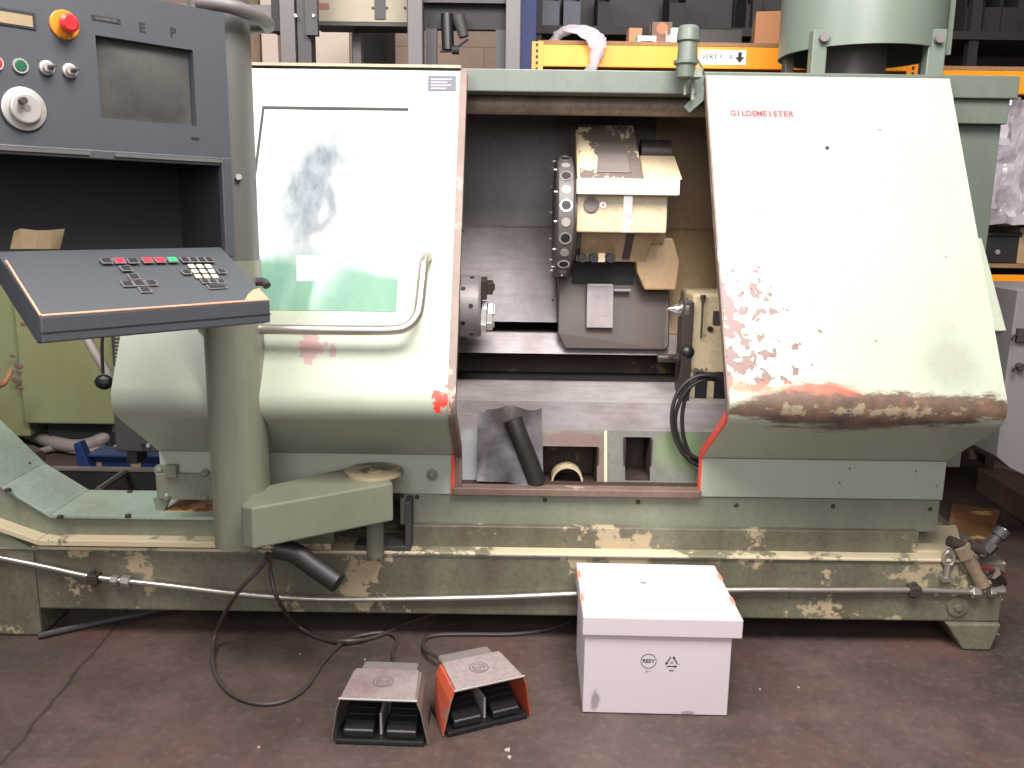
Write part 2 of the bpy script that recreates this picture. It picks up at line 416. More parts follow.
# hood paint with rust, red spots and stains that belong to it
def guard_paint(name, kind):
    s = N(name); x, y, z = s.xyz()
    st = s.noise(2.2, 6, .65, (1, 1, .5)); fine = s.noise(70, 3)
    o = s.mix(s.math('MULTIPLY', s.ramp(st, .4, .8), .22), srgb((160,166,148)), srgb((118,110,94)))
    o = s.mix(s.math('MULTIPLY', s.ramp(fine, .5, .8), .12), o, srgb((90,80,66)))
    if kind == 'hood':
        # peeling spots: thin rings round bare patches, dense at the left edge
        vo = s.noise(30, 3, .5, off=(2,0,5)); big = s.noise(5, 3, .5, off=(7,1,2))
        dens = s.math('ADD', s.ramp(x, 1.02, .67), s.math('MULTIPLY', s.ramp(z, 1.5, 1.0), .12))
        zone = s.math('MULTIPLY', s.math('MULTIPLY', s.ramp(z, 1.42, 1.25), s.ramp(z, .96, .99)), dens)
        f = s.math('ADD', s.math('MULTIPLY', vo, .7), s.math('MULTIPLY', zone, .20))
        f = s.math('ADD', f, s.math('MULTIPLY', big, .12))
        o = s.mix(s.ramp(f, .588, .594), o, srgb((84,50,48)))
        o = s.mix(s.ramp(f, .603, .609), o, srgb((118,92,86)))
        # rust band on the crown of the bulge
        d = s.math('ABSOLUTE', s.math('SUBTRACT', z, .915))
        d = s.math('ADD', d, s.math('MULTIPLY', s.math('SUBTRACT', s.noise(8, 9, .75, (.45,1,1.5)), .5), .19))
        xm = s.math('MULTIPLY', s.ramp(x, .70, .85), s.ramp(x, 1.62, 1.25))
        d = s.math('ADD', d, s.math('MULTIPLY', s.math('SUBTRACT', 1.0, xm), .045))
        o = s.mix(s.math('MULTIPLY', s.ramp(d, .07, .052), .92), o, s.mix(s.ramp(s.noise(16, 6, .7, off=(3,3,3)), .35, .65), srgb((62,42,36)), srgb((104,72,56))))
        o = s.mix(s.math('MULTIPLY', s.ramp(s.math('ADD', d, s.math('MULTIPLY', s.noise(30, 5, .7), .11)), .066, .060), .55), o, srgb((158,146,118)))
        d2 = s.math('ABSOLUTE', s.math('SUBTRACT', z, .985))
        d2 = s.math('ADD', d2, s.math('MULTIPLY', s.math('SUBTRACT', s.noise(13, 7, .7, (.6,1,1)), .5), .10))
        o = s.mix(s.math('MULTIPLY', s.math('MULTIPLY', s.ramp(d2, .020, .002), s.ramp(x, 1.12, .95)), .85), o, srgb((226,108,84)))
        dk = s.blot((1.37, 2.73, 1.06), (.07, .3, .10), .5, 9, .5)
        o = s.mix(s.math('MULTIPLY', dk, .35), o, srgb((112,108,92)))
    else:
        for c_, r_, col_, am in (((*slope(311, 347)[:],), (.04,.2,.045), (158,118,118), .85), ((*slope(333, 350)[:],), (.011,.2,.018), (158,118,118), .85)):
            o = s.mix(s.math('MULTIPLY', s.blot(c_, r_, .8, 30, .06), am), o, srgb(col_))
        q = slope(440, 401)
        o = s.mix(s.blot(tuple(q), (.026,.3,.034), .9, 30, .08), o, srgb((226,64,48)))
    s.l(o, s.b.inputs['Base Color']); s.b.inputs['Roughness'].default_value = .38; s.bump(fine, .08, .001)
    return s.m
Mt['hood'] = guard_paint('stained_guard_paint', 'hood'); Mt['door'] = guard_paint('door_guard_paint', 'door')

bm = B(); shell(bm, PR, -.014, OX1, LX1)
hood = obj('hood', bm, 'hood', lathe, smooth=25, bevel=0)
# end cheek at right
bm = B(); prism(bm, [p for p in offset_prof(PR, -.015)]+[(3.75, 1.96), (3.75, .53)], LX1-.016, LX1-.001); obj('end_cheek', bm, 'green', lathe)
# red painted edge of the opening
bm = B(); shell(bm, offset_prof(PR[:8], .0005), -.028, OX1-.007, OX1-.0005); obj('edge_strip', bm, 'red', hood, label='red painted lower edge of the hood')
bm = B(); shell(bm, offset_prof(PR[7:], .0005), -.03, OX1-.006, OX1-.0005); obj('edge_strip', bm, 'brown_flange', hood)
# seams of the hood: horizontal joint lines, as thin lips
bm = B(); box(bm, OX1, LX1, 2.9505, 2.953, .670, .6716); obj('joint', bm, 'steel_dark', hood)
bm = B(); box(bm, OX1, LX1, 2.9505, 2.953, .528, .530); obj('joint', bm, 'steel_dark', hood)
# maker's name, screw and sticker on hood
XR = Vector((1,0,0))
c = slope(762, 114, .0005)
bm = B(); w_ = (slope(793,114)-slope(730,114)).length
for i, ch in enumerate('GILDEMEISTER'):
    q = c+XR*((i-5.5)*w_/12)
    a = q-XR*w_/26-SD*.0155; solid(bm, [a, a+XR*w_/13, a+XR*w_/13+SD*.031, a+SD*.031], SN*.0006)
obj('name_tiles', bm, plain('pale_pink_tile', (150,120,122), .5), hood)
bm = B()
for i, ch in enumerate('GILDEMEISTER'):
    text_bm(ch, c+XR*((i-5.5)*w_/12)+SN*.0006, XR, SD, .021, .0006, bold=.02, bm=bm)
obj('maker_name', bm, 'ink_red', hood, label='faded maker name GILDEMEISTER')
c = slope(827, 148); bm = B(); revolve(bm, c, SN, [(-.004, .007), (.002, .007), (.004, .004)], 14); obj('screw', bm, 'ink', hood, smooth=True)
q = [slope(727, 152, .0004), slope(783, 152, .0004), slope(783, 208, .0004), slope(728, 208, .0004)]
bm = B(); solid(bm, q, SN*.0015); obj('sticker', bm, 'label_white', hood)
q = [slope(743, 209, .0004), slope(765, 209, .0004), slope(765, 215, .0004), slope(743, 215, .0004)]
bm = B(); solid(bm, q, SN*.0015); obj('sticker', bm, plain('yellowed_label', (206,200,160), .6), hood)

# --- sliding door with a window
WX0, WX1 = slope(262, 110).x, slope(403, 200).x
zA, zB = slope(330, 107).z, slope(330, 311).z
def sl(x, z, off=0):
    t = (z-SP.z)/SD.z; return Vector((x, 0, 0))+Vector((0, SP.y, SP.z))+SD*t+SN*off
bm = B(); off = .004
pd = offset_prof(PR, off)
d_low = pd[:-1]+[(sl(0, zB, off).y, zB)]
shell(bm, d_low, -.014, LX0, OX0-.012)
top = [(sl(0, zB, off).y, zB), (sl(0, zA, off).y, zA)]
shell(bm, top, -.014, LX0, WX0); shell(bm, top, -.014, WX1, OX0-.012)
shell(bm, [(sl(0, zA, off).y, zA), pd[-1]], -.014, LX0, OX0-.012)
bmesh.ops.remove_doubles(bm, verts=bm.verts[:], dist=.0004)
door = obj('sliding_door', bm, 'door', lathe, smooth=25)
bm = B(); shell(bm, offset_prof(PR, .012), -.045, OX0-.012, OX0+.012); obj('door_edge', bm, 'brown_flange', door, label='rusty brown leading edge')
bm = B(); prism(bm, [p for p in offset_prof(PR, -.012)]+[(3.4, 1.96), (3.4, .53)], LX0-.001, LX0+.014); obj('end_cheek', bm, 'green', door)
q = py(412, 475, 2.93)
bm = B(); box(bm, LX0, OX0-.012, 2.9465, 2.9505, .670, .6716); obj('joint', bm, 'steel_dark', door)
# window frame (dark rubber) and pane
def srect(bm, xa, xb, za, zb_, off0, th):
    solid(bm, [sl(xa, za, off0), sl(xb, za, off0), sl(xb, zb_, off0), sl(xa, zb_, off0)], SN*th)
bm = B(); srect(bm, WX0, WX1, zA-.010, zA, -.008, .010); srect(bm, WX0, WX0+.008, zB, zA-.01, -.008, .010)
obj('window_seal', bm, 'ink', door)
s = N('dusty_hazed_polycarbonate'); x, y, z = s.xyz()
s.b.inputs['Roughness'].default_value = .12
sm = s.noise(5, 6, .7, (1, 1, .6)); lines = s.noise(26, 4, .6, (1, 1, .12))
dust_haze_mask = s.ramp(s.math('ADD', z, s.math('ADD', s.math('MULTIPLY', s.ramp(x, -.65, -.35), .05), s.math('MULTIPLY', s.math('SUBTRACT', s.noise(5, 4), .5), .08))), 1.33, 1.385)
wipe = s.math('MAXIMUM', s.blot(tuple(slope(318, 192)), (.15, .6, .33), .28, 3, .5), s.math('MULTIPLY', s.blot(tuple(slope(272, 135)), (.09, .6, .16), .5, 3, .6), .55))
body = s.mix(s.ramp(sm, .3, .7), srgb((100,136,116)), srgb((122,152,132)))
dust_haze = s.mix(s.ramp(lines, .3, .7), srgb((196,204,202)), srgb((214,218,214)))  # pale dust film, with the bright haze painted into the upper pane
dust_haze = s.mix(s.math('MULTIPLY', wipe, .9), dust_haze, s.mix(s.ramp(lines, .35, .65), srgb((88,94,100)), srgb((122,129,135))))
s.l(s.mix(dust_haze_mask, body, dust_haze), s.b.inputs['Base Color'])
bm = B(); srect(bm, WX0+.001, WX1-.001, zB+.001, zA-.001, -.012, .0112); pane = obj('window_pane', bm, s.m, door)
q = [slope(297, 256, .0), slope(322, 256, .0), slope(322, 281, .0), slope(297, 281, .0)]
bm = B(); solid(bm, [p-SN*.0006 for p in q], SN*.0012); obj('label', bm, 'label_white', pane, label='small white square painted on as a reflection')  # white square stands in for a lamp reflection on the pane
# handle
hp = [slope(204, 329, .0), slope(204, 329, .06), slope(225, 329, .075), slope(258, 329, .075), slope(330, 330, .075), slope(390, 330, .075), slope(408, 326, .075), slope(417, 316, .075), slope(420, 303, .075), slope(423, 275, .075), slope(424, 262, .07), slope(427, 257, .03), slope(428, 257, .0)]
bm = B(); tube(bm, hp, .0155, 12, True, 4); obj('handle', bm, 'tube_steel', door, smooth=True, label='bent steel grab handle')
q = [slope(428, 76, .004), slope(456, 76, .004), slope(456, 91, .004), slope(428, 91, .004)]
bm = B(); solid(bm, q, SN*.0015); npl = obj('name_plate', bm, plain('blue_grey_plate', (84,82,92), .4), door)
bm = B()
for k in range(4):
    a = slope(431, 79+k*3, .0056); b2 = slope(452-(k*5)%9, 79+k*3, .0056); solid(bm, [a, b2, b2-SD*.003, a-SD*.003], SN*.0005)
obj('plate_lines', bm, plain('pale_ink', (196,188,200), .5), npl)
for u, v in ((432, 475), (160, 470)):
    c = py(u, v, 2.946); bm = B(); revolve(bm, c, (0,-1,0), [(-.002,.021),(.003,.021),(.004,.012),(.010,.011),(.014,.006)], 18); obj('door_bolt', bm, 'green', door, smooth=True)
bm = B(); shell(bm, offset_prof(PR[:2], .0145), -.004, OX0-.024, OX0-.012); obj('red_paint_edge', bm, 'red', door, label='smeared red paint at lower corner')

# --- beam over everything
bm = B(); fbox(bm, 130, 70, 690, 93, 3.2, .5)
zt1 = py(820, 73, 3.24).z; zt0 = zt1-.078
bm.free(); bm = B()
box(bm, LX0, py(1020, 84, 3.24).x, 3.24, 3.34, zt0, zt1); box(bm, LX0, LX1, 3.34, 3.97, zt1-.02, zt1); box(bm, LX1, py(1020, 84, 3.24).x, 3.34, 3.75, zt0, zt1); obj('top_beam_shade_roof', bm, 'green_top', lathe, bevel=.004)  # thin rear plate is an unseen roof added to shade the interior
# bevelled right end housing
xe = py(1009, 110, 3.26).x; xe2 = py(1002, 120, 3.3).x
bm = B(); box(bm, LX1, xe, 3.26, 3.74, zt0-.085, zt0); obj('beam_step', bm, 'green_top', lathe, bevel=.003)
bm = B(); solid(bm, [(LX1, 3.30, zt0-.085), (xe2, 3.30, zt0-.085), (xe2-.006, 3.30, .55), (LX1, 3.30, .55)], (0, .42, 0)); obj('end_housing', bm, 'green_top', lathe, bevel=.003)
a = [(3.22, 1.44), (2.99, 1.13), (3.05, 1.10), (3.3, 1.10), (3.3, 1.44)]
xw = py(1007, 330, 2.99).x
bm = B(); prism(bm, a, LX1-.002, xw); obj('side_cover', bm, 'door', lathe, bevel=.004)
# angled stay between beam and hood
bm = B(); solid(bm, [(OX1-.075, 3.222, zt0-.045), (OX1+.0, 3.222, zt0+.035), (OX1+.02, 3.222, zt0-.0), (OX1-.055, 3.222, zt0-.065)], (0, .017, 0)); obj('stay_plate', bm, 'green_top', lathe)
bm = B(); box(bm, LX0, OX0-.01, 3.215, 3.24, zt1-.004, zt1+.006); obj('door_rail', bm, 'beige', lathe)

# --- inside: covers, walls, ways
IX0, IX1 = -.9, 1.2
zu = py(560, 104, 3.34)
bm = B(); cyl(bm, (IX0, 3.375, zu.z), (IX1-.3, 3.375, zu.z), .036, segs=24); obj('roller', bm, 'dirty_tube', lathe, smooth=True, label='dirty horizontal roller under the beam')
Yb = 3.96
zc = py(510, 228, 3.93).z
bm = B(); box(bm, IX0, py(655, 150, Yb).x, Yb, Yb+.02, zc-.02, 2.0); obj('back_panel', bm, 'wall_dark', lathe)
bm = B(); box(bm, py(655, 150, Yb-.01).x, IX1, Yb-.012, Yb+.02, zc-.02, 2.0); obj('back_panel', bm, 'tan', lathe)
bm = B(); solid(bm, [(py(655,150,3.9).x, 3.93, zc), (IX1, 3.93, zc), (IX1, 3.63, 1.02), (py(655,150,3.9).x, 3.63, 1.02)], (0, .02, .01)); obj('way_cover', bm, 'tan', lathe)
z1 = py(520, 322, 3.62).z
xs = py(556, 280, 3.8).x
bm = B(); solid(bm, [(IX0, 3.935, zc), (xs, 3.935, zc), (xs, 3.62, z1), (IX0, 3.62, z1)], (0, .02, .01)); wc = obj('way_cover', bm, 'steel', lathe, bevel=.002)
for u, v in ((462, 232), (551, 297), (470, 318)):
    c = py(u, v, 3.85); tt = (c.z-z1)/(zc-z1); c.y = 3.62+.315*tt; bm = B(); revolve(bm, c, (0,-.9,.4), [(-.004,.006),(.003,.005)], 10); obj('screw', bm, 'ink', wc, smooth=True)
# ways / steps
def step(name, v_top, Ytop, v_bot, Ybot, mat, u=560, x0=IX0, x1=IX1, bev=.002, du=.03):
    a = py(u, v_top, Ytop); b2 = py(u, v_bot, Ybot)
    bm = B(); solid(bm, [(x0, a.y, a.z), (x1, a.y, a.z), (x1, b2.y, b2.z), (x0, b2.y, b2.z)], (0, .03, .0)); return obj(name, bm, mat, lathe, bevel=bev)
bm = B(); box(bm, IX0, IX1, 3.98, 4.0, .5, 1.6); obj('bed_back', bm, 'vdark', lathe)
step('slide_way', 333, 3.60, 354, 3.54, 'steel')
step('slide_way', 350, 3.74, 388, 3.66, 'rust')
step('slide_way', 382, 3.46, 402, 3.32, 'steel_light')
step('slide_way', 401.8, 3.32, 430, 3.155, 'steel')
a = py(560, 333, 3.60); b2 = py(560, 382, 3.46)
bm = B(); box(bm, IX0, IX1, 3.47, 3.97, b2.z-.02, b2.z-.001); obj('way_shelf', bm, 'vdark', lathe)
bm = B(); box(bm, IX0, IX1, 3.61, 3.97, a.z-.02, a.z-.001); obj('way_shelf', bm, 'steel_dark', lathe)

# chip pan with its two openings
Yp0, Yp1 = 3.085, 3.155
zp0, zp1 = py(560, 492, Yp0).z, py(560, 430, Yp1).z
def panz(Y): return zp0+(zp1-zp0)*(Y-Yp0)/(Yp1-Yp0)
def panpt(u, v):
    n_ = Vector((0, -(zp1-zp0), (Yp1-Yp0))).normalized(); return pn(u, v, Vector((0, Yp0, zp0)), n_)
h1a, h1b = panpt(543, 446), panpt(597, 489); s1a, s1b = panpt(625, 437), panpt(650, 481)
pd_ = Vector((0, Yp1-Yp0, zp1-zp0)); pl_len = pd_.length; pd_.normalize()
def pq(p): return (p-Vector((0, Yp0, zp0))).dot(pd_)
hx0, hx1 = h1a.x, h1b.x; sx0, sx1 = s1a.x, s1b.x
qs = sorted([0, pq(h1b), pq(s1b), pq(h1a), pq(s1a), pl_len]); xs_ = [IX0, hx0, hx1, sx0, sx1, IX1]
bm = B()
def PP(x, q): return Vector((x, Yp0, zp0))+pd_*q
for i in range(5):
    for j in range(5):
        qa, qb = qs[j], qs[j+1]; qm = (qa+qb)/2
        if i == 1 and pq(h1b) < qm < pq(h1a): continue
        if i == 3 and pq(s1b) < qm < pq(s1a): continue
        solid(bm, [PP(xs_[i], qa), PP(xs_[i+1], qa), PP(xs_[i+1], qb), PP(xs_[i], qb)], (0, .006, 0))
bmesh.ops.remove_doubles(bm, verts=bm.verts[:], dist=.0003)
pan_m = paint('pan_paint', (104,104,92), (62,56,50), .9, (98,84,74), .2, rough=.35, cscale=5, blots=((tuple(panpt(678,452)), (.09,.2,.08), (96,116,72), .7, .5, 7), (tuple(panpt(572,440)), (.13,.1,.035), (92,60,48), .9, .4, 9), (tuple(panpt(600,465)), (.03,.4,.1), (92,60,48), .7, .4, 9), (tuple(panpt(468,460)), (.05,.4,.12), (150,144,148), .6, .3, 6)))
pan = obj('chip_pan', bm, pan_m, lathe)
bm = B()
for (xa, xb, qa, qb) in ((hx0, hx1, pq(h1b), pq(h1a)), (sx0, sx1, pq(s1b), pq(s1a))):
    y0_ = 3.16; za_, zb2 = zp0+pd_.z*qa, zp0+pd_.z*qb
    box(bm, xa-.006, xa, Yp0+.03, y0_+.13, za_, zb2); box(bm, xb, xb+.006, Yp0+.03, y0_+.13, za_, zb2); box(bm, xa-.006, xb+.006, y0_+.13, y0_+.14, za_, zb2)
    box(bm, xa, xb, Yp0+.04, y0_+.13, za_-.006, za_)
obj('sump_well', bm, 'rust', lathe)
c = panpt(568, 486); c.y = 3.14
bm = B(); ring(bm, c, (0,1,0), .060, .053, .07, 28); obj('drain_pipe', bm, 'cream', lathe, smooth=30)
bm = B(); solid(bm, [PP(panpt(604,460).x, 0), PP(panpt(607,460).x, 0), PP(panpt(607,460).x, pl_len), PP(panpt(604,460).x, pl_len)], (0,-.006,0)); obj('divider', bm, 'cream', lathe)
bm = B(); box(bm, OX0-.02, OX1+.05, 2.986, Yp0-.001, zs, zs+.01); obj('gutter', bm, 'rust', lathe)

# --- chuck
cc = py(470, 306, 3.36)
xf = py(481, 306, 3.32).x
bm = B(); revolve(bm, (xf-.28, cc.y, cc.z), (1,0,0), [(0, .118), (.19, .118), (.20, .112), (.205, .118), (.272, .118), (.28, .112), (.28, .05), (.272, .045)], 40)
ck = obj('chuck', bm, 'steel', lathe, smooth=30)
for k in range(3):
    a = R(75+120*k)
    e = Vector((0, -math.cos(a), math.sin(a))); t_ = Vector((0, math.sin(a), math.cos(a)))
    bm = B()
    for (r0, r1, l0, l1, w) in ((.035, .112, 0, .022, .026), (.055, .100, .022, .045, .022), (.07,.088,.045,.052,.02)):
        p0 = Vector((xf+l0, cc.y, cc.z))+e*r0-t_*w
        solid(bm, [p0, p0+e*(r1-r0), p0+e*(r1-r0)+t_*2*w, p0+t_*2*w], (l1-l0, 0, 0))
    obj('jaw', bm, 'steel_dark' if k == 0 else 'steel_bright', ck, bevel=.002)
for k in range(7):
    a = R(-60+k*33); e = Vector((0, -math.cos(a), math.sin(a)))
    bm = B(); cyl(bm, Vector((xf-.035-.03*(k%2), cc.y, cc.z))+e*.112, Vector((xf-.035-.03*(k%2), cc.y, cc.z))+e*.1195, .009, segs=10); obj('socket_screw', bm, 'ink', ck, smooth=True)

# --- turret: housing, disc, slide
Yt = 3.42
d0, d1 = py(556, 217, Yt).x, py(573, 217, Yt).x
cd = py(565, 217, Yt+.1); rD = .235
cd = Vector((0, Yt+.13, py(565, 217, Yt+.0).z))
tur = None
def hx(u, v, Y): return py(u, v, Y).x
Yh = 3.36
zt_bar1, zt_bar0 = py(630, 179, Yh-.03).z, py(630, 195, Yh-.03).z
zt_front0 = py(630, 233, Yh).z
xh0, xh1 = hx(577, 200, Yh), hx(668, 200, Yh)
ztop_b = py(630, 134, 3.72).z
bm = B()
prism(bm, [(Yh, zt_front0), (Yh, zt_bar1), (3.9, zt_bar1), (3.9, zt_front0)], xh0, xh1)
prism(bm, [(Yh, zt_bar1), (3.55, ztop_b), (3.9, ztop_b), (3.9, zt_bar1)], xh0, hx(634, 160, 3.5)-.001)
tur = obj('turret_housing', bm, 'cream', lathe, bevel=.006)
bm = B(); zz = zt_bar1+.001
ux0, ux1 = hx(578, 160, 3.5), hx(634, 160, 3.5)
solid(bm, [(ux0, Yh-.004, zz), (ux1+.02, Yh-.004, zz), (ux1, 3.546, ztop_b+.006), (ux0, 3.546, ztop_b+.006)], (0, .03, .016)); tt_ = obj('top_cover', bm, 'turret_top', tur, bevel=.003, label='flaking cream and grey sloped cover')
pa = Vector((hx(596,165,3.45), 3.43, zz+.055*1.0)); sl_d = Vector((0, 3.546-(Yh-.004), ztop_b+.006-zz)).normalized(); sn_ = Vector((0, -sl_d.z, sl_d.y))
p0 = Vector((hx(595,165,3.45), Yh-.004, zz))+sl_d*.03
bm = B(); solid(bm, [p0, p0+XR*.13, p0+XR*.12+sl_d*.10, p0+XR*.01+sl_d*.10], sn_*.006); obj('access_plate', bm, 'pedal_grey', tt_, bevel=.002)
ux2 = hx(678, 160, 3.48)
bm = B(); solid(bm, [(ux1+.021, Yh, zz), (ux2, Yh, zz), (ux2-.01, 3.50, ztop_b-.10), (ux1+.021, 3.50, ztop_b-.10)], (0, .1, .0)); obj('side_cover', bm, 'cream', tur, bevel=.004)
c = Vector((ux1+.03, 3.56, ztop_b-.085)); bm = B(); cyl(bm, c, c+XR*(ux2-ux1-.05), .05, segs=24); obj('motor', bm, 'steel_dark', tur, smooth=True)
bm = B(); box(bm, hx(577,187,Yh-.05), hx(680,187,Yh-.05), Yh-.05, Yh+.02, zt_bar0, zt_bar1); obj('guide_bar', bm, 'white_bar', tur, bevel=.004, label='bright worn horizontal bar')
c = py(591, 205, Yh-.0); bm = B(); revolve(bm, c, (0,-1,0), [(0,.029),(.006,.029),(.008,.026)], 28); obj('cap', bm, 'pedal_grey', tur, smooth=30)
c = py(603, 205, Yh-.0); bm = B(); ring(bm, c+Vector((0,-.003,0)), (0,1,0), .012, .006, .004, 16); obj('port', bm, 'steel_bright', tur, smooth=30)
bm = B(); box(bm, hx(623,212,Yh), hx(632,212,Yh), Yh-.006, Yh, zt_front0+.002, zt_bar0-.002); obj('strip', bm, 'steel_bright', tur)
bm = B(); revolve(bm, (xh1+.02, 3.56, (zt_bar0+zt_front0)/2-.005), (-1,0,0), [(0,.10),(.008,.128),(.06,.13)], 28); obj('rear_flange', bm, 'tan', tur, smooth=30)
# tapering lower body
zl = py(630, 262, 3.5).z
bm = B(); solid(bm, [(xh0+.01, 3.44, zt_front0), (xh1-.03, 3.44, zt_front0), (xh1-.055, 3.5, zl), (xh0+.012, 3.5, zl)], (0, .35, 0)); lb = obj('lower_body', bm, 'tan', tur, bevel=.004)
bm = B(); xa = hx(626,248,3.45); solid(bm, [(xa, 3.432, zt_front0-.002), (xa+.03, 3.432, zt_front0-.002), (xa+.02, 3.49, zl+.01), (xa-.01, 3.49, zl+.01)], (0, .01, 0)); obj('strip', bm, 'steel_dark', lb)
for u in (583, 594, 611):
    c = py(u, 258, 3.44); bm = B(); revolve(bm, c, (0,1,0), [(0,.018),(.07,.018)], 16); obj('bolt', bm, 'ink', lb, smooth=30)
bm = B(); fbox(bm, 598, 253, 605, 262, 3.445, .05); obj('block', bm, 'cream', lb)
# side arm bracket at right
x0b, x1b = hx(634, 260, 3.5), hx(679, 260, 3.5)
pts = [(636,262),(646,238),(673,238),(680,262),(676,290),(645,290),(637,272)]
bm = B(); solid(bm, [py(u, v, 3.5) for u, v in pts], (0, .3, 0)); obj('side_bracket', bm, 'tan', tur, bevel=.006)
# disc
bm = B(); revolve(bm, (d0, cd.y, cd.z), (1,0,0), [(0, .05), (0, rD-.012), (.006, rD), (d1-d0-.006, rD), (d1-d0, rD-.01), (d1-d0, .05)], 48)
disc = obj('tool_disc', bm, 'disc', tur, smooth=30, label='steel turret disc with round tool pockets round its rim')
bm = B(); revolve(bm, (d1-.001, cd.y, cd.z), (1,0,0), [(0, .20), (.012, .20), (.012, .16), (.035,.16)], 40); obj('coupling_ring', bm, 'steel_dark', tur, smooth=30)
xm_ = (d0+d1)/2
nt = 12
for k in range(nt):
    a = 2*PI*(k+.35)/nt; e = Vector((0, -math.cos(a), math.sin(a))); p = Vector((xm_, cd.y, cd.z))+e*(rD-.004)
    bm = B(); ring(bm, p, e, .024, .018, .006, 20); obj('pocket_rim', bm, 'steel_bright', disc, smooth=30)
    bm = B(); cyl(bm, p+e*.0, p+e*.0045, .018, segs=18); obj('tool_pocket', bm, 'ink', disc, smooth=30)
    a2 = a+PI/nt; e = Vector((0, -math.cos(a2), math.sin(a2))); p = Vector((xm_, cd.y, cd.z))+e*(rD-.003)
    bm = B(); cyl(bm, p, p+e*.005, .017, segs=18); obj('plug', bm, 'silver', disc, smooth=30)
    p = Vector((d0+.004, cd.y, cd.z))+e*(rD-.02); bm = B(); cyl(bm, p, p-XR*.016, .0045, segs=8); obj('disc_screw', bm, 'silver', disc, smooth=30)
# slide below
bm = B(); za, zb_ = py(600, 272, 3.60), py(600, 349, 3.52)
xa, xb = hx(558, 300, 3.6), hx(668, 300, 3.6)
solid(bm, [(xa, za.y, za.z), (xb, za.y, za.z), (xb+.0, zb_.y, zb_.z+.015), (xb-.02, zb_.y, zb_.z), (xa+.03, zb_.y, zb_.z), (xa, zb_.y+.01, zb_.z+.06)], (0, .2, 0)); cs = obj('cross_slide', bm, 'steel_dark', lathe, bevel=.004)
bm = B(); x0_, x1_, z0_, z1_ = pxw(587, 285, 614, 328, 3.51); solid(bm, [(x0_, 3.545, z1_), (x1_, 3.545, z1_), (x1_, 3.51, z0_), (x0_, 3.51, z0_)], (0, .05, 0)); obj('slide_plate', bm, 'steel', cs, bevel=.003)
bm = B(); fbox(bm, 588, 284, 612, 286, 3.54, .02); fbox(bm, 614, 289, 631, 291, 3.54, .02); obj('wiper', bm, 'steel_bright', cs)
bm = B(); fbox(bm, 572, 262, 634, 284, 3.58, .15); obj('slide_neck', bm, 'vdark', cs)

# --- tailstock
Yk = 3.36
x0_, x1_, z0_, z1_ = pxw(691, 294, 760, 400, Yk)
bm = B(); box(bm, x0_, x1_, Yk, Yk+.28, z0_, z1_); ts = obj('tailstock', bm, 'cream', lathe, bevel=.012)
bm = B(); fbox(bm, 681, 302, 692, 402, Yk-.02, .1); obj('clamp_plate', bm, 'steel_dark', ts, bevel=.004)
c = py(682, 309, Yk+.02)
bm = B(); revolve(bm, c+XR*.02, (-1,0,0), [(0,.045),(.015,.045),(.018,.03),(.03,.03),(.032,.018),(.045,.018),(.075,.002)], 20); obj('live_centre', bm, 'jarclear', ts, smooth=30)
c = py(687, 352, Yk-.16); bm = B(); bmesh.ops.create_uvsphere(bm, u_segments=18, v_segments=12, radius=.0275, matrix=Matrix.Translation(c)); bl = obj('ball_knob', bm, 'black', ts, smooth=True)
b0 = py(668, 358, Yk-.02)
bm = B(); tube(bm, [c, b0], .007, 8, False); cyl(bm, b0-XR*.04, b0+XR*.04, .016); obj('clamp_lever', bm, 'steel_dark', ts, smooth=30)
bm = B(); tube(bm, [py(703, 297, Yk-.012), py(702, 318, Yk-.012), py(701, 338, Yk-.012)], .004, 8); cyl(bm, py(703,294,Yk-.005)+Vector((0,0,-.004)), py(703,300,Yk-.005), .01); obj('oil_pipe', bm, 'hose', ts, smooth=True)
c = py(710, 329, Yk); bm = B(); cyl(bm, c, c+Vector((0,-.006,0)), .011); obj('plug', bm, 'ink', ts, smooth=30)
for (u0, u1) in ((695, 707), (714, 726)):
    bm = B(); fbox(bm, u0, 372, u1, 402, Yk-.003, .02); obj('recess', bm, 'ink', ts)
bm = B(); fbox(bm, 713, 311, 722, 325, Yk-.003, .01); obj('label', bm, 'darkgrey', ts)

# --- coolant pipe along the base and its valve block
Yq = 2.862
pp_ = [py(-40, 552, Yq), py(0, 558, Yq), py(50, 568, Yq), py(93, 577, Yq), py(170, 586, Yq), py(250, 595, Yq), py(320, 599, Yq), py(400, 599, Yq), py(500, 597, Yq), py(575, 594, Yq), py(735, 590, Yq), py(830, 590, Yq), py(912, 590, Yq), py(972, 592, Yq)]
bm = B(); tube(bm, pp_, .0095, 10); pipe = obj('coolant_pipe', bm, 'tube_steel', lathe, smooth=True, label='thin steel pipe run along the base')
def along(u, v, w, r, mat, nm, segs=6, d=(1,0,0)):
    c = py(u, v, Yq); d = Vector(d).normalized(); bm = B(); revolve(bm, c-d*w/2, d, [(0, r*.9), (w*.1, r), (w*.9, r), (w, r*.9)], segs); return obj(nm, bm, mat, pipe, smooth=20)
along(115, 580, .025, .019, 'tube_steel', 'fitting', 6, (1,0,-.12)); along(126, 581, .03, .021, 'tube_steel', 'fitting', 6, (1,0,-.12))
for u, v in ((94, 578), (914, 590)):
    c = py(u, v, Yq); bm = B(); box(bm, c.x-.019, c.x+.019, c.y-.022, 2.882, c.z-.017, c.z+.017); cyl(bm, c+Vector((0,0,-.03)), c+Vector((0,0,.03)), .008); obj('pipe_clamp', bm, 'steel_dark', pipe, bevel=.003)
along(975, 592, .03, .023, 'tube_steel', 'fitting'); along(992, 592, .02, .017, 'tube_steel', 'fitting')
vx = py(985, 592, Yq)
